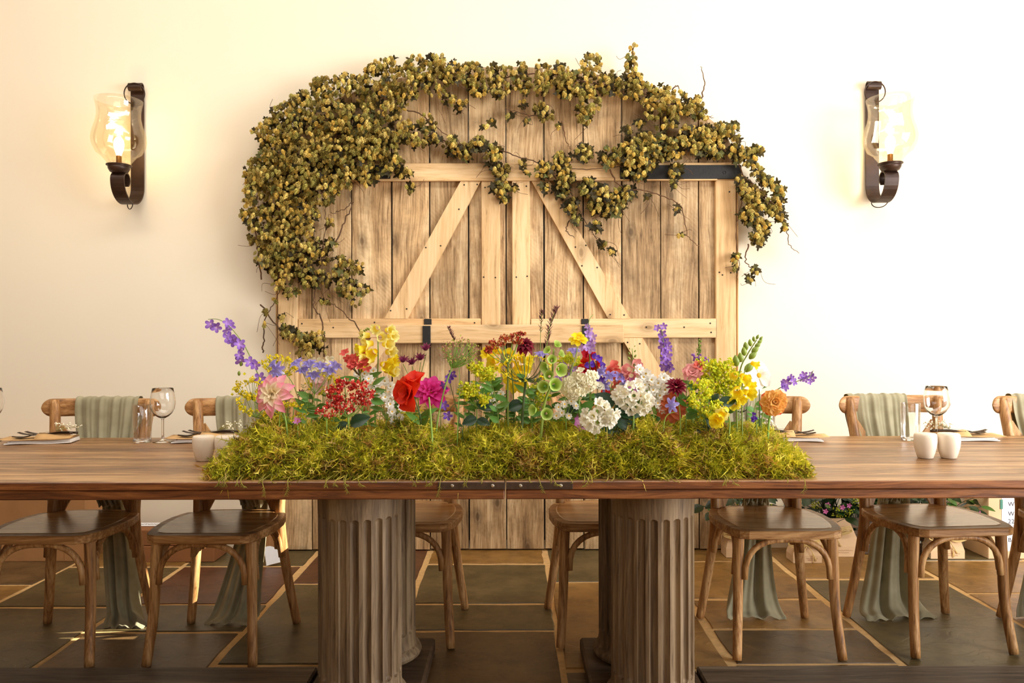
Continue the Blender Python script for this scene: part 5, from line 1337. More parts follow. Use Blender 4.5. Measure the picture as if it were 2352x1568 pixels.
# ---- left end
larkspur('violet larkspur arching out over the left end of the moss', 622, 2.26, [(612, 930), (597, 872), (583, 838), (565, 800), (545, 770), (522, 745), (500, 733), (478, 733)],
         [(484, 744, 15), (497, 752, 14), (522, 742, 13), (530, 750, 13), (522, 762, 12), (526, 775, 16), (535, 783, 15), (550, 790, 15), (556, 802, 14), (550, 815, 13), (552, 827, 14), (574, 832, 15), (586, 838, 13), (596, 868, 16)], LARK, buds=((553, 840), (549, 862)))
f = Fl('dahlia', 'pink and cream waterlily dahlia at the left end of the moss', 'flower', 662, 2.20)
f.stem([(655, 960), (640, 925)], .003, .0026, M_stem)
PP = petal(G_pinkcream, .25, 1.35, .5, .18); PC = petal(gr('cream_petal', rgb(255, 226, 130), rgb(255, 240, 200), rgb(255, 238, 206)), .25, 1.35, .5, .18); f.head(632, 907, [PP, PP, PC, PC, PC], [(9, 50, 8, 2, -2), (9, 42, 22, 2, 2), (8, 34, 40, 2, 4), (7, 24, 58, 1, 6), (5, 15, 75, 1, 7)], (-.25, -1, .25)); f.disc(632, 907, 6, M_ycen, (-.25, -1, .25), 8)
f = Fl('triteleia', 'lilac triteleia with one open star, above the pink dahlia', 'flower', 690, 2.28); f.stem([(688, 930), (672, 880), (655, 858)], .0016, .0012)
f.put('floret', STAR, 652, 858, 22, (-.5, -1, .4), jit=0); f.put('floret', STAR, 636, 843, 13, (-.7, -.6, .8), jit=0)
f = Fl('triteleia', 'lilac triteleia cluster of upright trumpets, right of the larkspur', 'flower', 714, 2.30); f.stem([(716, 950), (722, 905)], .0022, .0018)
tips = [(690, 832), (714, 835), (735, 840), (763, 838), (752, 850), (722, 862), (702, 850)]
f.rays((722, 905), [(x, y+10) for x, y in tips], .0009)
for x, y in tips: f.put('floret', STAR, x, y+14, 17, ((x-722)/60, -.55, 1), jit=.1)
for (cx, cy, bx, lb, Y) in ((578, 888, 640, 'yellow dill umbel farthest left, under the larkspur', 2.27), (640, 838, 668, 'yellow dill umbel behind the lilac star', 2.36), (585, 928, 645, 'small yellow dill umbel left of the pink dahlia', 2.22), (668, 945, 668, 'yellow dill umbel low on the moss, right of the pink dahlia', 2.24), (745, 880, 730, 'yellow-green dill umbel behind the red yarrow', 2.36)):
    f = Fl('dill_umbel', lb, 'flower', bx, Y); f.stem([((bx+cx)/2+4, (990+cy)/2+10), (cx+2, cy+30)], .0015, .001, M_stemd)
    umbel(f, (cx+2, cy+30), ring_tips(f, cx, cy, 42, 24, 22, .03), 3.0, DILL, n=10, spread=7)
f = Fl('phlox', 'white phlox cluster behind the lilac triteleia', 'flower', 742, 2.38); f.stem([(742, 900)], .002, .0015)
for i in range(16): f.put('floret', PHLOX_W, 735+f.r.gauss(0, 18), 845+f.r.gauss(0, 11), 12, dy=f.r.uniform(-.015, .01))
f = Fl('phlox', 'pale pink phlox left of the red yarrow', 'flower', 728, 2.34); f.stem([(728, 920)], .002, .0015)
PHLOX_P = trumpet(G_pink, 5, .35, 1.0, .4, .8, .08, .9, ruffle=.05)
for i in range(9): f.put('floret', PHLOX_P, 730+f.r.gauss(0, 14), 876+f.r.gauss(0, 10), 12, dy=f.r.uniform(-.015, .01))
f = Fl('lychnis', 'coral lychnis cluster left of the yellow snapdragon', 'flower', 832, 2.29); f.stem([(832, 920), (826, 850)], .0024, .002)
for i in range(22): f.put('floret', PHLOX_C, 822+f.r.gauss(0, 14), 829+f.r.gauss(0, 9), 12, (f.r.uniform(-.6, .6), -1, .7), dy=f.r.uniform(-.02, .01))
f.put('floret', PHLOX_C, 793, 812, 13, (-.3, -.8, .7)); f.rays((826, 862), [(812, 842), (822, 840), (832, 842), (795, 822)], .0016, M_calyx)
f.leaf(828, 875, 768, 868, 0); f.leaf(830, 880, 870, 850, 0)
f = Fl('snapdragon', 'tall yellow snapdragon before the left end of the drop bar', 'flower', 862, 2.30); f.stem([(862, 920), (868, 840), (868, 760)], .003, .0015)
for x, y, z in ((868, 752, 14), (888, 758, 14), (848, 770, 15), (893, 772, 15), (872, 775, 14), (855, 788, 16), (882, 790, 16), (843, 800, 17), (862, 806, 16), (889, 808, 16), (842, 818, 17), (856, 826, 16), (893, 828, 16), (878, 836, 16), (848, 840, 14), (886, 850, 17), (898, 852, 13)):
    f.put('floret', SNAP_Y2 if y > 795 and f.r.random() < .6 else SNAP_Y, x, y, z*1.12, ((x-868)/14, -1, -.15), dy=f.r.uniform(-.015, .005))
for i in range(9): link('bud', BUD, f.o, matrix=xform(f.w(860-i*4.2, 757+abs(i-3)*2.2+(i > 5)*8), frame_from((-.6, -.3, .6), (0, -1, 0)), (9-i*.5)*f.k))
f.leaf(866, 880, 850, 900, 0); f.leaf(866, 890, 888, 910, 0)
f = Fl('yarrow', 'large red yarrow with several flat heads, left half of the moss', 'flower', 800, 2.20); f.stem([(800, 955)], .003, .0026)
cl = [(765, 892, 20), (792, 880, 20), (822, 884, 20), (838, 905, 20), (815, 915, 24), (770, 915, 18), (790, 936, 22), (765, 928, 14), (838, 922, 14)]
f.rays((800, 958), [(x, y+8) for x, y, z in cl], .0014)
f.fluff([(x+f.r.uniform(-z, z), y+f.r.uniform(-z, z)*.45, f.r.uniform(-.02, .01)) for x, y, z in cl for _ in range(34)], 2.9, REDY, n=4, spread=3.5)
f.leaf(805, 975, 845, 955, 2); f.leaf(800, 972, 770, 985, 2)
f = Fl('yarrow', 'small red yarrow head low at the left, just above the moss', 'flower', 752, 2.18); f.stem([(750, 965)], .0016, .0014)
f.rays((750, 965), [(735, 945), (745, 942), (756, 953)], .001); f.fluff([(737+f.r.gauss(0, 8), 945+f.r.gauss(0, 4), 0) for _ in range(16)]+[(754+f.r.gauss(0, 6), 955+f.r.gauss(0, 4), 0) for _ in range(10)], 2.4, REDY, n=4, spread=3)
f = Fl('astrantia', 'dusky pink astrantia button beside the pink dahlia', 'flower', 695, 2.24); f.stem([(694, 940)], .0012, .001); f.head(693, 905, petal(G_astr, .22), [(9, 13, 40, 1, 0), (8, 9, 65, 1, 1)]); f.disc(693, 905, 5, M_dcen)
f = Fl('astrantia', 'little pink astrantia lying on the moss at the left', 'flower', 684, 2.17); f.stem([(684, 978)], .0012, .001); f.head(684, 967, petal(G_mauve, .22), [(9, 12, 40, 1, 0), (8, 8, 65, 1, 1)]); f.disc(684, 967, 4, M_ycen)
DAISY_P = petal(G_white, .34, 1.5, .1, .05, n=3)
def feverfew(label, bx, Y, heads, c=None, r=11):
    f = Fl('feverfew', label, 'flower', bx, Y); cc = c or (bx+4, 950); f.stem([cc], .002, .0016)
    f.rays(cc, [(x, y) for x, y in heads], .0009, bow=-.05)
    for x, y in heads:
        nr = (f.r.uniform(-.5, .5), -1, f.r.uniform(0, .7)); f.head(x, y, DAISY_P, [(9, r, 6, 2, 0), (7, r*.7, 35, 1, 1)], nr); f.disc(x, y, 2.6, M_ycen, nr, 1)
    return f
feverfew('white feverfew spray right of the red yarrow', 880, 2.27, [(847, 870), (868, 880), (852, 895), (885, 875), (898, 888), (905, 905), (865, 905), (885, 912), (860, 922), (896, 928), (900, 945), (918, 960), (925, 935), (905, 965)], (888, 965))
f = Fl('astrantia', 'burgundy astrantia with four heads before the drop bar', 'flower', 960, 2.28); f.stem([(962, 940), (955, 880)], .0018, .0014)
f.rays((957, 905), [(926, 836), (947, 841), (966, 832), (979, 812)], .0011, bow=-.04)
AP = petal(G_astr, .18, .7)
for x, y in ((926, 831), (946, 836), (965, 826), (978, 804)): f.head(x, y, AP, [(10, 17, 42, 2, 0), (8, 12, 66, 2, 1)], (0, -.6, .75)); f.disc(x, y, 5, M_dcen, (0, -.55, .8))
f = Fl('poppy', 'large scarlet poppy, left of the magenta dahlia', 'flower', 968, 2.22); f.stem([(966, 960), (952, 915)], .0024, .002, M_stemd)
RP = [petal(G_red, .62, 1.9, .45, .25, .10, seed=s) for s in range(3)]
f.head(948, 903, RP, [(4, 44, 25, 3, -2), (4, 40, 45, 3, 2), (3, 30, 70, 2, 5)], (-.7, -.8, .1)); f.head(958, 885, RP[1], [(3, 36, 50, 2, 0)], (-.2, -.5, .9))
f.leaf(966, 975, 936, 945, 0); f.leaf(968, 978, 980, 940, 1); f.leaf(966, 960, 1000, 935, 0)
f = Fl('dahlia', 'magenta dahlia right of the scarlet poppy', 'flower', 985, 2.27); f.stem([(988, 950)], .0028, .0024)
f.head(990, 902, petal(G_mag, .27, 1.4, .4, .15), [(10, 40, 4, 2, -2), (10, 33, 22, 2, 2), (8, 24, 45, 2, 4), (6, 15, 65, 1, 6)], (.1, -1, .5)); f.disc(990, 902, 6, M_ycen, (.1, -1, .5), 7)
f = Fl('seed_pod_stem', 'pale green bare stem rising in front of the poppy', 'stem', 992, 2.14, 1040); f.stem([(992, 1000), (987, 930), (985, 912)], .0034, .0022)
# ---- left of the middle
f = Fl('wild_carrot', 'feathery wild carrot head leaning right, below the drop bar', 'flower', 1000, 2.22, 1000); f.stem([(1006, 960), (1022, 890), (1038, 845)], .0026, .002)
tips = ring_tips(f, 1056, 808, 44, 28, 48, .035); f.rays((1038, 845), tips, .0009); f.fluff(tips, 2.2, [rgb(170, 176, 70), rgb(196, 160, 120), rgb(206, 150, 130), rgb(160, 170, 80)], n=9, spread=7)
def plume(label, bx, Y, pts, n, L=9, r=.0007, bot=0.25, wid=3.5):
    f = Fl('grass_plume', label, 'grass', bx, Y); sp = f.stem(pts, .0014, .0006, M_stem); mb = MB()
    for i in range(n):
        t = bot+(1-bot)*i/n; k = t*(len(sp)-1); a = sp[int(k)].lerp(sp[min(int(k)+1, len(sp)-1)], k-int(k)); an = f.r.uniform(0, 6.28)
        d = Vector((math.cos(an)*.8, math.sin(an)*.5, .9)).normalized()*L*f.k*f.r.uniform(.6, 1.2); mb.tube([a, a+d*.5, a+d], [.0006, .0011, .0002], 4)
    mb.build('spikelets', M_plume, f.o, kind='stuff')
plume('small russet grass spike against the drop bar', 1052, 2.32, [(1055, 850), (1046, 790), (1030, 752)], 60, 9, bot=.72)
plume('tall maroon grass plume leaning right before the drop bar', 1248, 2.34, [(1250, 880), (1254, 810), (1264, 745), (1280, 708)], 120, 12, bot=.55)
plume('thin faded grass plume left of the maroon one', 1238, 2.36, [(1240, 880), (1241, 800), (1243, 735), (1246, 714)], 40, 10, bot=.62)
def alchemilla(label, bx, Y, blobs, c, leaves=()):
    f = Fl('alchemilla', label, 'flower', bx, Y); f.stem([c], .002, .0016)
    pts = [(x+f.r.gauss(0, z*.5), y+f.r.gauss(0, z*.45), f.r.uniform(-.025, .02)) for x, y, z in blobs for _ in range(int(z*.9))]
    f.rays(c, [(x, y) for x, y, z in blobs], .0010); f.fluff(pts, 3.3, LIME, n=9, spread=7)
    for x, y, x2, y2, k in leaves: f.leaf(x, y, x2, y2, k)
    return f
alchemilla('lime alchemilla left of the dark umbel, over a scalloped leaf', 1095, 2.24, [(1092, 848, 20), (1112, 862, 18), (1075, 888, 15), (1085, 900, 12), (1125, 855, 14), (1112, 915, 15), (1072, 905, 10)], (1095, 935), ((1095, 925, 1135, 935, 2), (1095, 960, 1062, 972, 2), (1095, 965, 1125, 972, 2)))
def aquilegia(label, bx, Y, fl):
    f = Fl('aquilegia', label, 'flower', bx, Y); f.stem([((bx+fl[0][0])/2, 930), fl[0]], .0013, .0009, M_stemd)
    for x, y in fl: f.put('floret', LARK2, x, y, 12, (f.r.uniform(-.6, .6), -1, -.2))
aquilegia('little violet aquilegia right of the magenta dahlia', 1062, 2.26, [(1030, 868), (1040, 858), (1022, 885)])
aquilegia('little violet aquilegia hanging just above the dip in the moss', 1066, 2.24, [(1028, 953), (1020, 930)])
f = Fl('yarrow', 'rusty flat-topped yarrow rising to the drop bar', 'flower', 1168, 2.24); f.stem([(1166, 920), (1167, 830)], .0036, .0026)
cl = [(1128, 798, 10), (1138, 786, 13), (1158, 775, 14), (1178, 772, 14), (1196, 766, 10), (1188, 784, 12), (1150, 790, 12), (1122, 806, 8)]
f.rays((1167, 835), [(x, y+6) for x, y, z in cl], .0013); f.fluff([(x+f.r.uniform(-z, z), y+f.r.uniform(-z, z)*.35, f.r.uniform(-.02, .01)) for x, y, z in cl for _ in range(20)], 2.6, RUSTY, n=4, spread=3)
f.leaf(1167, 920, 1130, 905, 0); f.leaf(1168, 940, 1205, 920, 2)
f = Fl('snapdragon', 'bright yellow snapdragon behind the rusty yarrow', 'flower', 1180, 2.36); f.stem([(1178, 880), (1165, 800)], .0026, .0016)
for x, y in ((1130, 815), (1148, 808), (1142, 828), (1165, 818), (1185, 820), (1175, 838), (1200, 828), (1158, 845), (1196, 845), (1140, 845)): f.put('floret', SNAP_Y2, x, y, 18, ((x-1165)/30, -1, .1), dy=f.r.uniform(-.015, .01))
f = Fl('coreopsis', 'large yellow coreopsis behind the dark umbel skeleton', 'flower', 1192, 2.38); f.stem([(1192, 930)], .0026, .002); f.head(1185, 875, petal(G_yel2, .3, 1.6, .2, .1, .06), [(10, 30, 5, 3, 0), (8, 24, 22, 3, 2)], (0, -1, .2)); f.disc(1185, 875, 9, M_ycen)
f = Fl('scabious', 'burgundy scabious with drooping petals before the drop bar', 'flower', 1200, 2.30); f.stem([(1204, 900), (1206, 815)], .0016, .0012)
f.head(1206, 793, petal(G_burg, .34, .5, .2, .2, .12), [(10, 24, -35, 3, 0), (10, 20, -5, 3, 3), (9, 15, 28, 2, 5), (7, 10, 60, 1, 6)], (0, -.6, .7))
f = Fl('seed_umbel', 'dark-stemmed dill umbel skeleton in the middle of the moss', 'flower', 1196, 2.20); f.stem([(1202, 930), (1208, 872)], .0042, .0034, M_stemd)
tips = ring_tips(f, 1207, 845, 58, 30, 26, .05, False)+[(1160, 862, 0), (1250, 868, 0)]; f.rays((1208, 872), tips, .0010, M_stemd, bow=.3); f.fluff(tips, 2.4, DILL, n=6, spread=5)
f = Fl('bells_of_ireland', 'tall pale green bells of Ireland in the middle of the moss', 'flower', 1240, 2.18, 1000); f.stem([(1250, 930), (1266, 880), (1272, 800)], .0048, .0024, M_bud)
for x, y, z, n in ((1276, 793, 13, (.5, -.6, .6)), (1262, 806, 13, (-.6, -.6, .5)), (1284, 812, 12, (.8, -.5, .3)), (1258, 840, 17, (-.8, -.7, -.1)), (1282, 845, 20, (.6, -1, -.1)), (1268, 826, 14, (0, -1, .4)), (1252, 885, 18, (-.4, -1, .0)), (1272, 882, 19, (.2, -1, .1)), (1232, 940, 17, (-.8, -.6, .1)), (1254, 948, 18, (.1, -1, .1)), (1262, 862, 15, (-.2, -.9, .3))):
    f.put('bell', BELL, x, y+2, z*.82, n, jit=.05)
for x, y, lb, Y, bx in ((1243, 803, 'single lilac brodiaea beside the maroon plume', 2.34, 1236), (1318, 795, 'single lilac brodiaea left of the yellow coreopsis', 2.33, 1300)):
    f = Fl('triteleia', lb, 'flower', bx, Y); f.stem([(bx, 900), (x, y+26)], .0015, .0012); f.put('floret', STAR, x, y+26, 17, (0, -.35, 1), jit=.05)
# ---- right of the middle
f = Fl('coreopsis', 'yellow coreopsis before the right bracket', 'flower', 1290, 2.24); f.stem([(1300, 900), (1322, 820), (1328, 786)], .0018, .0014)
f.head(1328, 778, petal(G_yel2, .34, 1.8, .15, .1, .05), [(8, 20, -5, 3, 0), (7, 16, 20, 2, 2)], (0, -.6, .7)); f.disc(1328, 778, 5, M_ycen, (0, -.6, .7), 3)
larkspur('pale violet larkspur spike before the right bracket', 1352, 2.29, [(1356, 900), (1354, 800), (1352, 742), (1362, 722)], [(1350, 750, 9), (1357, 760, 11), (1348, 768, 12), (1360, 772, 12), (1352, 782, 13), (1362, 788, 12), (1346, 794, 13), (1356, 800, 14), (1340, 798, 10)], LARKL)
larkspur('loose lavender larkspur left of the white hydrangea', 1306, 2.33, [(1304, 920), (1302, 840)], [(1296, 845, 12), (1305, 855, 13), (1290, 858, 12), (1312, 866, 12), (1283, 868, 11), (1300, 872, 12), (1318, 848, 10), (1294, 836, 9)], LARKL)
def pea(label, bx, Y, fl, mats, name='sweet_pea', sz=19):
    f = Fl(name, label, 'flower', bx, Y); f.stem([((bx+fl[0][0])/2+2, 930), fl[0][:2]], .0016, .001)
    for i, (x, y) in enumerate(fl):
        m = mats[i % len(mats)]; nr = (f.r.uniform(-.7, .7), -1, f.r.uniform(-.1, .5)); f.head(x, y, m, [(2, sz, 12, 1, -1), (2, sz*.75, 50, 1, 2)], nr)
    return f
PEA_R = petal(G_red, .58, 1.7, .4, .25, .08); G_crim = gr('crimson_petal', rgb(150, 10, 30), rgb(200, 20, 46), rgb(226, 50, 70)); PEA_C = petal(G_crim, .58, 1.7, .4, .25, .08); PEA_V = petal(G_purple2, .58, 1.7, .4, .25, .08); PEA_K = petal(G_coral, .58, 1.7, .4, .25, .08); PEA_M = petal(G_mauve, .58, 1.7, .4, .25, .08)
pea('crimson sweet pea under the right bracket', 1362, 2.31, [(1352, 815), (1344, 835), (1360, 850), (1362, 868), (1345, 850), (1368, 838)], [PEA_C, PEA_R])
pea('violet sweet pea mixed with the crimson one', 1372, 2.29, [(1370, 822), (1354, 838), (1380, 845), (1368, 874), (1378, 872)], [PEA_V], sz=14)
f = Fl('hydrangea', 'white hydrangea with two domes, right of the bells of Ireland', 'flower', 1330, 2.20); f.stem([(1330, 950), (1330, 905)], .0034, .003)
for cx, cy, R, n in ((1318, 892, 27, 34), (1344, 872, 28, 36)):
    for i in range(n):
        a, q = f.r.uniform(0, 6.28), math.sqrt(f.r.random()); dx, dz = q*math.cos(a), q*math.sin(a); h = math.sqrt(max(0, 1-q*q))
        f.put('floret', PHLOX_W, cx+dx*R, cy-dz*R*.9, 10.5, (dx, -h-.2, dz), dy=-h*R*f.k*.7, jit=.15)
f.leaf(1330, 930, 1302, 945, 2); f.leaf(1332, 935, 1345, 960, 1)
f = Fl('ranunculus', 'small round cream ranunculus right of the hydrangea', 'flower', 1378, 2.25); f.stem([(1376, 930)], .0018, .0015); f.head(1375, 892, petal(G_creamw, .55, 1.8, .6, .25), [(7, 16, 45, 2, 0), (6, 12, 65, 1, 2)], (0, -.7, .6))
pea('coral sweet pea left of the pink snapdragon', 1420, 2.30, [(1411, 845), (1405, 855), (1425, 872), (1418, 890), (1412, 902)], [PEA_K])
pea('scarlet sweet pea low between the violet ones and the dark leaves', 1392, 2.27, [(1388, 908), (1400, 912)], [PEA_R, PEA_C], sz=15)
f = Fl('triteleia', 'lilac agapanthus trumpets between the coral sweet pea and hydrangea', 'flower', 1404, 2.26); f.stem([(1404, 930), (1402, 890)], .002, .0016)
for x, y, n in ((1388, 853, (-.9, -.6, .5)), (1400, 866, (-.3, -.8, .8)), (1412, 868, (.4, -.8, .8)), (1394, 880, (-.7, -.8, .2)), (1420, 876, (.8, -.6, .5))): f.put('floret', STAR, x+4, y+8, 16, n, jit=.05)
f.rays((1402, 895), [(x+6, y+12) for x, y in ((1388, 853), (1400, 866), (1412, 868), (1394, 880), (1420, 876))], .0012)
f = Fl('snapdragon', 'pale pink snapdragon with a budded tip', 'flower', 1462, 2.27); f.stem([(1460, 920), (1456, 860), (1452, 800)], .0022, .0012)
for x, y in ((1446, 848), (1456, 840), (1450, 862), (1460, 856), (1440, 866)): f.put('floret', SNAP_P, x, y, 17, ((x-1452)/20, -1, .1))
for i in range(7): link('bud', BUD, f.o, matrix=xform(f.w(1452+(-1)**i*5, 832-i*6), frame_from(((-1)**i*.6, -.3, .8), (0, -1, 0)), (10-i)*f.k))
pea('mauve and white sweet pea below the pink snapdragon', 1470, 2.26, [(1448, 880), (1470, 886), (1458, 892), (1440, 890)], [PEA_M, petal(G_white, .58, 1.7, .4, .25, .08)], sz=20)
f = Fl('stock', 'white stock right of the big dark leaves', 'flower', 1452, 2.19); f.stem([(1455, 960), (1452, 890)], .0032, .0026)
for x, y in ((1428, 898), (1446, 890), (1466, 895), (1480, 910), (1436, 912), (1456, 908), (1472, 924), (1442, 928), (1460, 934), (1482, 930), (1430, 920), (1420, 908), (1452, 918), (1470, 908), (1488, 920), (1438, 902), (1462, 884), (1448, 938), (1474, 938)): f.put('floret', SNAP_W, x, y, 13.5, ((x-1455)/30, -1, (912-y)/40), dy=f.r.uniform(-.015, .005))
f = Fl('snapdragon', 'creamy white snapdragon low in front of the dark leaves', 'flower', 1366, 2.15); f.stem([(1372, 960), (1368, 925)], .0026, .002)
for x, y in ((1352, 950), (1372, 945), (1392, 948), (1360, 966), (1384, 966), (1402, 962), (1368, 980), (1348, 964), (1376, 930), (1362, 956), (1382, 955), (1395, 970), (1358, 975), (1408, 950), (1374, 968), (1386, 936)): f.put('floret', SNAP_W, x, y, 14, ((x-1374)/26, -1, (960-y)/40), dy=f.r.uniform(-.012, .005))
f = Fl('hydrangea_leaves', 'big dark green leafy stem with no flower, right of the cream snapdragon', 'leafy stem', 1412, 2.20, 1000); f.stem([(1415, 970), (1412, 930)], .003, .002, M_stemd)
for a in ((1412, 945, 1456, 915), (1414, 950, 1395, 990), (1414, 958, 1450, 985), (1412, 980, 1418, 1012), (1408, 975, 1372, 1008), (1418, 975, 1470, 990), (1410, 930, 1372, 905), (1414, 935, 1470, 950)): f.leaf(*a, kind=2, k=1.05)
feverfew('white feverfew spray between the stock and the violet larkspur', 1500, 2.24, [(1468, 848), (1484, 858), (1496, 872), (1480, 884), (1512, 880), (1524, 868), (1500, 896), (1516, 908), (1528, 895), (1490, 908), (1510, 926), (1522, 938), (1478, 866), (1538, 878)], (1502, 950), 12)
larkspur('upright deep violet larkspur before the right braces', 1530, 2.32, [(1530, 920), (1528, 840), (1522, 770), (1512, 745)], [(1508, 752, 10), (1524, 750, 10), (1522, 768, 12), (1518, 780, 13), (1530, 785, 13), (1524, 796, 14), (1534, 800, 12), (1522, 810, 14), (1532, 818, 14), (1525, 828, 14), (1535, 836, 13), (1540, 846, 12), (1526, 842, 13)], LARK)
f = Fl('dahlia', 'rust and orange dahlia under the dark burgundy scabious', 'flower', 1542, 2.25); f.stem([(1542, 965)], .003, .0026)
f.head(1540, 930, petal(G_rust, .27, 1.5, .45, .18), [(12, 40, -8, 3, -2), (12, 36, 10, 3, 1), (10, 28, 28, 2, 4), (8, 20, 50, 2, 6)], (-.15, -1, .15)); f.disc(1540, 930, 6, M_dcen, (-.15, -1, .15), 7)
f = Fl('scabious', 'dark burgundy pincushion scabious on top of the rust dahlia', 'flower', 1562, 2.20); f.stem([(1562, 950), (1554, 905)], .0016, .0012)
f.head(1553, 888, petal(G_burg, .22, .6, .3, .1, .1), [(13, 22, 0, 4, 0), (13, 20, 25, 3, 2), (11, 17, 50, 2, 4), (8, 15, 75, 1, 5)], (0, -.8, .6))
f = Fl('triteleia', 'lilac star lying across the rust dahlia', 'flower', 1522, 2.17); f.stem([(1528, 960), (1552, 945)], .0014, .0011); f.put('floret', STAR, 1556, 930, 19, (-.9, -.8, .1), jit=0)
f = Fl('lisianthus', 'soft pink lisianthus left of the lime alchemilla', 'flower', 1592, 2.27); f.stem([(1590, 930), (1588, 875)], .0022, .0018)
f.head(1590, 860, petal(G_pink, .55, 1.8, .5, .25, .10), [(5, 26, 15, 2, -2), (5, 22, 40, 2, 1), (4, 15, 65, 1, 3)], (-.2, -.8, .6)); f.head(1604, 846, petal(G_coral, .55, 1.8, .5, .25, .10), [(4, 17, 40, 2, 0)], (0, -.7, .7)); f.leaf(1590, 885, 1568, 870, 0)
f = Fl('veronica', 'lilac veronica spike with a green tip before the right stile', 'flower', 1608, 2.34); f.stem([(1608, 900), (1606, 780)], .0022, .001)
f.fluff([(1606+f.r.gauss(0, 2.2), y+f.r.gauss(0, 2), f.r.uniform(-.004, .004)) for y in range(782, 818, 2)], 2.0, [rgb(130, 160, 70), rgb(160, 180, 90)], 'tip_buds', n=4, spread=2)
f.fluff([(1606+f.r.gauss(0, 6+(y-815)*.15), y+f.r.gauss(0, 2), f.r.uniform(-.008, .008)) for y in range(815, 840, 2)], 3.0, [rgb(170, 110, 210), rgb(190, 140, 225)], 'florets', n=4, spread=3)
alchemilla('lime alchemilla mass behind the yellow snapdragon, right part', 1660, 2.28, [(1620, 850, 24), (1650, 858, 26), (1680, 862, 22), (1645, 885, 26), (1690, 882, 22), (1668, 905, 22), (1665, 840, 18), (1640, 838, 16)], (1655, 960), ())
alchemilla('lower lime alchemilla over a dark lobed leaf, right part', 1622, 2.20, [(1612, 882, 18), (1600, 915, 18), (1625, 905, 16), (1592, 925, 12), (1640, 930, 14), (1622, 948, 16), (1650, 955, 12)], (1618, 960), ((1650, 930, 1690, 915, 2), (1640, 985, 1625, 960, 2), (1612, 985, 1636, 1000, 2), (1625, 978, 1600, 1000, 2), (1632, 925, 1650, 905, 2)))
f = Fl('snapdragon', 'yellow snapdragon in the lime alchemilla, right end', 'flower', 1706, 2.21); f.stem([(1704, 950), (1706, 870), (1720, 835)], .0024, .0014)
for x, y, z in ((1692, 892, 19), (1712, 900, 19), (1690, 922, 20), (1704, 862, 17), (1698, 908, 17), (1726, 833, 13), (1716, 880, 15), (1690, 858, 14)): f.put('floret', SNAP_Y2, x, y, z, ((x-1700)/20, -1, -.4), dy=f.r.uniform(-.015, .005))
f = Fl('snapdragon', 'drooping yellow snapdragon blossom low on the moss', 'flower', 1672, 2.16); f.stem([(1676, 970), (1670, 945)], .0026, .0022)
for x, y, z in ((1656, 952, 24), (1668, 940, 20), (1648, 962, 17)): f.put('floret', SNAP_Y2 if x < 1660 else SNAP_Y, x, y, z, (-.6, -.8, -.4), jit=.05)
f = Fl('bud_spike', 'thick green bud spike leaning right at the right end', 'flower', 1694, 2.27); f.stem([(1692, 920), (1700, 850), (1716, 815), (1738, 780)], .003, .0016, M_bud)
for x, y, z, s in ((1692, 830, 19, -1), (1702, 822, 16, -1), (1712, 842, 20, 1), (1710, 808, 15, -1), (1722, 815, 16, 1), (1714, 796, 14, -1), (1728, 802, 15, 1), (1724, 788, 12, -1), (1735, 792, 12, 1), (1732, 779, 9, -1), (1741, 784, 10, 1), (1738, 774, 8, 0), (1745, 776, 7, 1)): link('bud', BUD, f.o, matrix=xform(f.w(x, y+z*.5), frame_from((s*.55+.35, -.25, 1), (0, -1, 0)), z*1.35*f.k))
for px, py, bx, lb, Y in ((1742, 862, 1745, 'white cosmos facing right, under the green bud spike', 2.30), (1722, 880, 1716, 'white cosmos half behind the yellow snapdragon', 2.36)):
    f = Fl('cosmos', lb, 'flower', bx, Y); f.stem([(bx, 930), (px, py+8)], .0016, .0012, M_stemd); f.head(px, py, petal(G_white, .40, 1.8, .2, .08, .05), [(8, 30, 10, 2, 0)], (.4, -1, .2)); f.disc(px, py, 6, M_ycen, (.4, -1, .2))
    f.leaf(bx, 950, bx+34, 960, 0, k=.9)
f = Fl('dahlia', 'orange ball dahlia at the right end of the moss', 'flower', 1763, 2.20, 995); f.stem([(1766, 970), (1774, 940)], .0034, .003)
OP = petal(G_orange, .42, 1.7, .6, .12); OA = petal(gr('pale_apricot_petal', rgb(255, 200, 70), rgb(255, 214, 120), rgb(255, 190, 110)), .42, 1.7, .6, .12); f.head(1777, 924, [OP, OP, OA, OA, OA, OA], [(10, 26, -45, 5, -6), (12, 28, -18, 5, -2), (12, 27, 8, 5, 2), (12, 24, 32, 4, 6), (9, 19, 55, 3, 9), (6, 13, 75, 1, 11)], (-.15, -1, .15))
larkspur('violet larkspur reaching out to the right over the orange dahlia', 1748, 2.28, [(1752, 950), (1775, 905), (1800, 886), (1835, 874), (1858, 866), (1868, 850)], [(1800, 890, 13), (1806, 880, 13), (1796, 882, 11), (1820, 876, 13), (1814, 866, 11), (1838, 866, 11), (1846, 862, 11), (1850, 872, 9), (1866, 868, 11), (1858, 876, 9), (1862, 858, 8)], LARK)
pea('small violet viola right of the white cosmos, just above the moss', 1738, 2.24, [(1730, 955), (1732, 962)], [PEA_V], sz=9, name='viola')
f = Fl('cosmos', 'mauve cosmos half sunk in the moss below the hydrangea', 'flower', 1340, 2.20); f.stem([(1340, 985)], .0014, .0012); f.head(1340, 972, petal(G_mauve, .40, 1.8, .2, .08, .05), [(8, 24, 15, 2, 0)], (.2, -1, .5)); f.disc(1340, 972, 5, M_ycen)
feverfew('tiny white feverfew spray below the hydrangea', 1302, 2.19, [(1282, 935), (1296, 928), (1312, 922), (1290, 948), (1306, 955), (1322, 932), (1278, 955)], (1300, 968), 8)
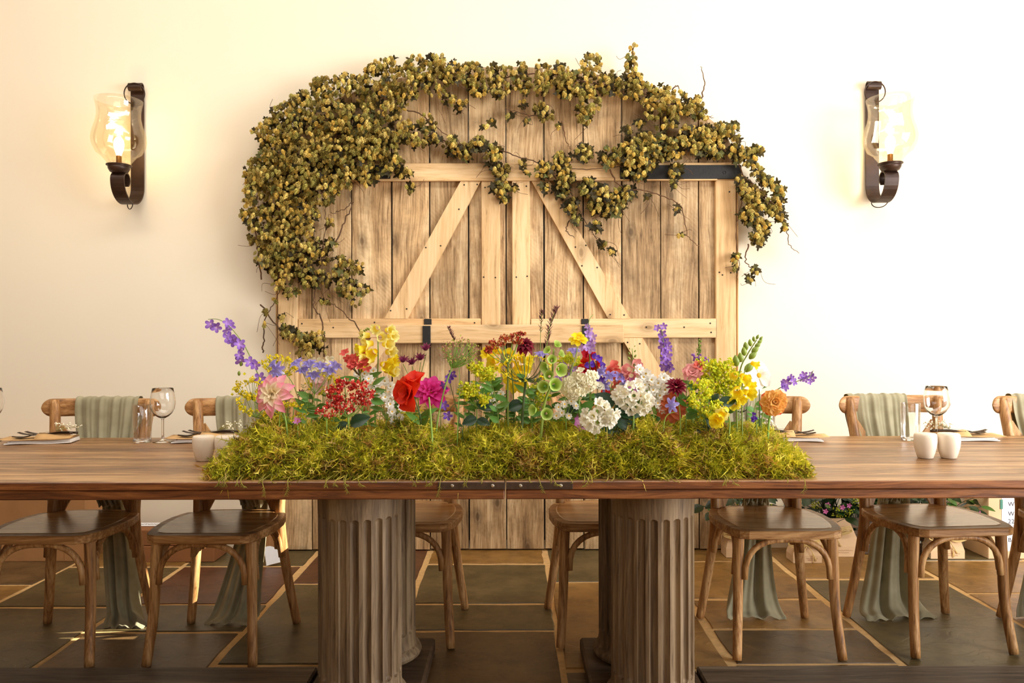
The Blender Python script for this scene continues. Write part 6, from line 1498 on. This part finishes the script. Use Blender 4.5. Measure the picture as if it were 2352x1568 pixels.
ORD = 'first second third fourth fifth sixth seventh eighth ninth tenth eleventh twelfth thirteenth fourteenth fifteenth sixteenth seventeenth eighteenth nineteenth twentieth twenty-first twenty-second twenty-third twenty-fourth twenty-fifth twenty-sixth twenty-seventh twenty-eighth twenty-ninth thirtieth'.split()
# ---- leafy stems and grasses between the flowers
for i, bx in enumerate((700, 735, 780, 845, 905, 930, 1060, 1085, 1120, 1135, 1150, 1180, 1215, 1225, 1275, 1300, 1320, 1348, 1480, 1512, 1575, 1590, 1640, 1682, 1728)):
    Y = 2.22+.2*((i*37) % 10)/10; f = Fl('leafy_stem', 'thin green leafy stem in the moss, %s of the leafy stems from the left' % ORD[i], 'leafy stem', bx, Y); h = f.r.uniform(55, 125); lean = f.r.uniform(-22, 22)
    f.stem([(bx+lean*.4, 990-h*.5), (bx+lean, 990-h)], .0015, .0007)
    for k in range(f.r.randrange(9, 16)):
        t = f.r.uniform(.1, 1); s = f.r.choice((-1, 1)); x, y = bx+lean*t, 990-h*t; L = f.r.uniform(12, 30); f.leaf(x, y, x+s*L, y-L*f.r.uniform(-.2, .9), f.r.choice((0, 0, 1)))
for i, bx in enumerate((640, 660, 720, 765, 815, 870, 895, 955, 985, 1012, 1050, 1075, 1105, 1140, 1160, 1220, 1232, 1262, 1310, 1330, 1385, 1432, 1468, 1520, 1550, 1605, 1630, 1655, 1700)):
    Y = 2.20+.22*((i*53) % 10)/10; f = Fl('fern_frond', 'feathery green frond in the moss, %s of the fronds from the left' % ORD[i], 'frond', bx, Y); h = f.r.uniform(50, 110); lean = f.r.uniform(-30, 30)
    sp = f.stem([(bx+lean*.3, 990-h*.5), (bx+lean, 990-h)], .0013, .0005); mb = MB()
    for k in range(5, len(sp)):
        for s in (-1, 1):
            L = 13*f.k*math.sin(PI*min(.95, k/len(sp)*.8+.12)); d = Vector((s, f.r.uniform(-.5, .2), .55)).normalized()*L; a = sp[k]
            mb.tube([a, a+d*.6, a+d], [.0005, .0006, .0002], 4)
            for q in (.35, .6, .85):
                for s2 in (-1, 1): mb.tube([a+d*q, a+d*q+Vector((s*.3, -.1, .3+s2*.8)).normalized()*L*.28], [.0005, .0002], 4)
    mb.build('leaflets', M_lf, f.o, kind='stuff')

feverfew('loose white feverfew spray between the yarrow and the alchemilla', 1118, 2.33, [(1098, 905), (1110, 892), (1126, 900), (1140, 888), (1132, 915), (1106, 925), (1150, 905), (1120, 938), (1142, 932)], (1118, 965), 8)
feverfew('small white feverfew spray behind the left yarrow', 842, 2.36, [(826, 868), (838, 858), (850, 862), (832, 850), (846, 845), (858, 852), (820, 858)], (840, 930), 8)
alchemilla('wispy lime alchemilla between the bells and the rusty yarrow', 1222, 2.32, [(1218, 905, 12), (1232, 892, 12), (1240, 915, 12), (1212, 930, 10), (1228, 940, 10)], (1224, 965), ())
alchemilla('pale lime alchemilla right of the white hydrangea', 1300, 2.35, [(1290, 830, 12), (1310, 822, 12), (1302, 845, 10), (1330, 835, 10)], (1304, 920), ())
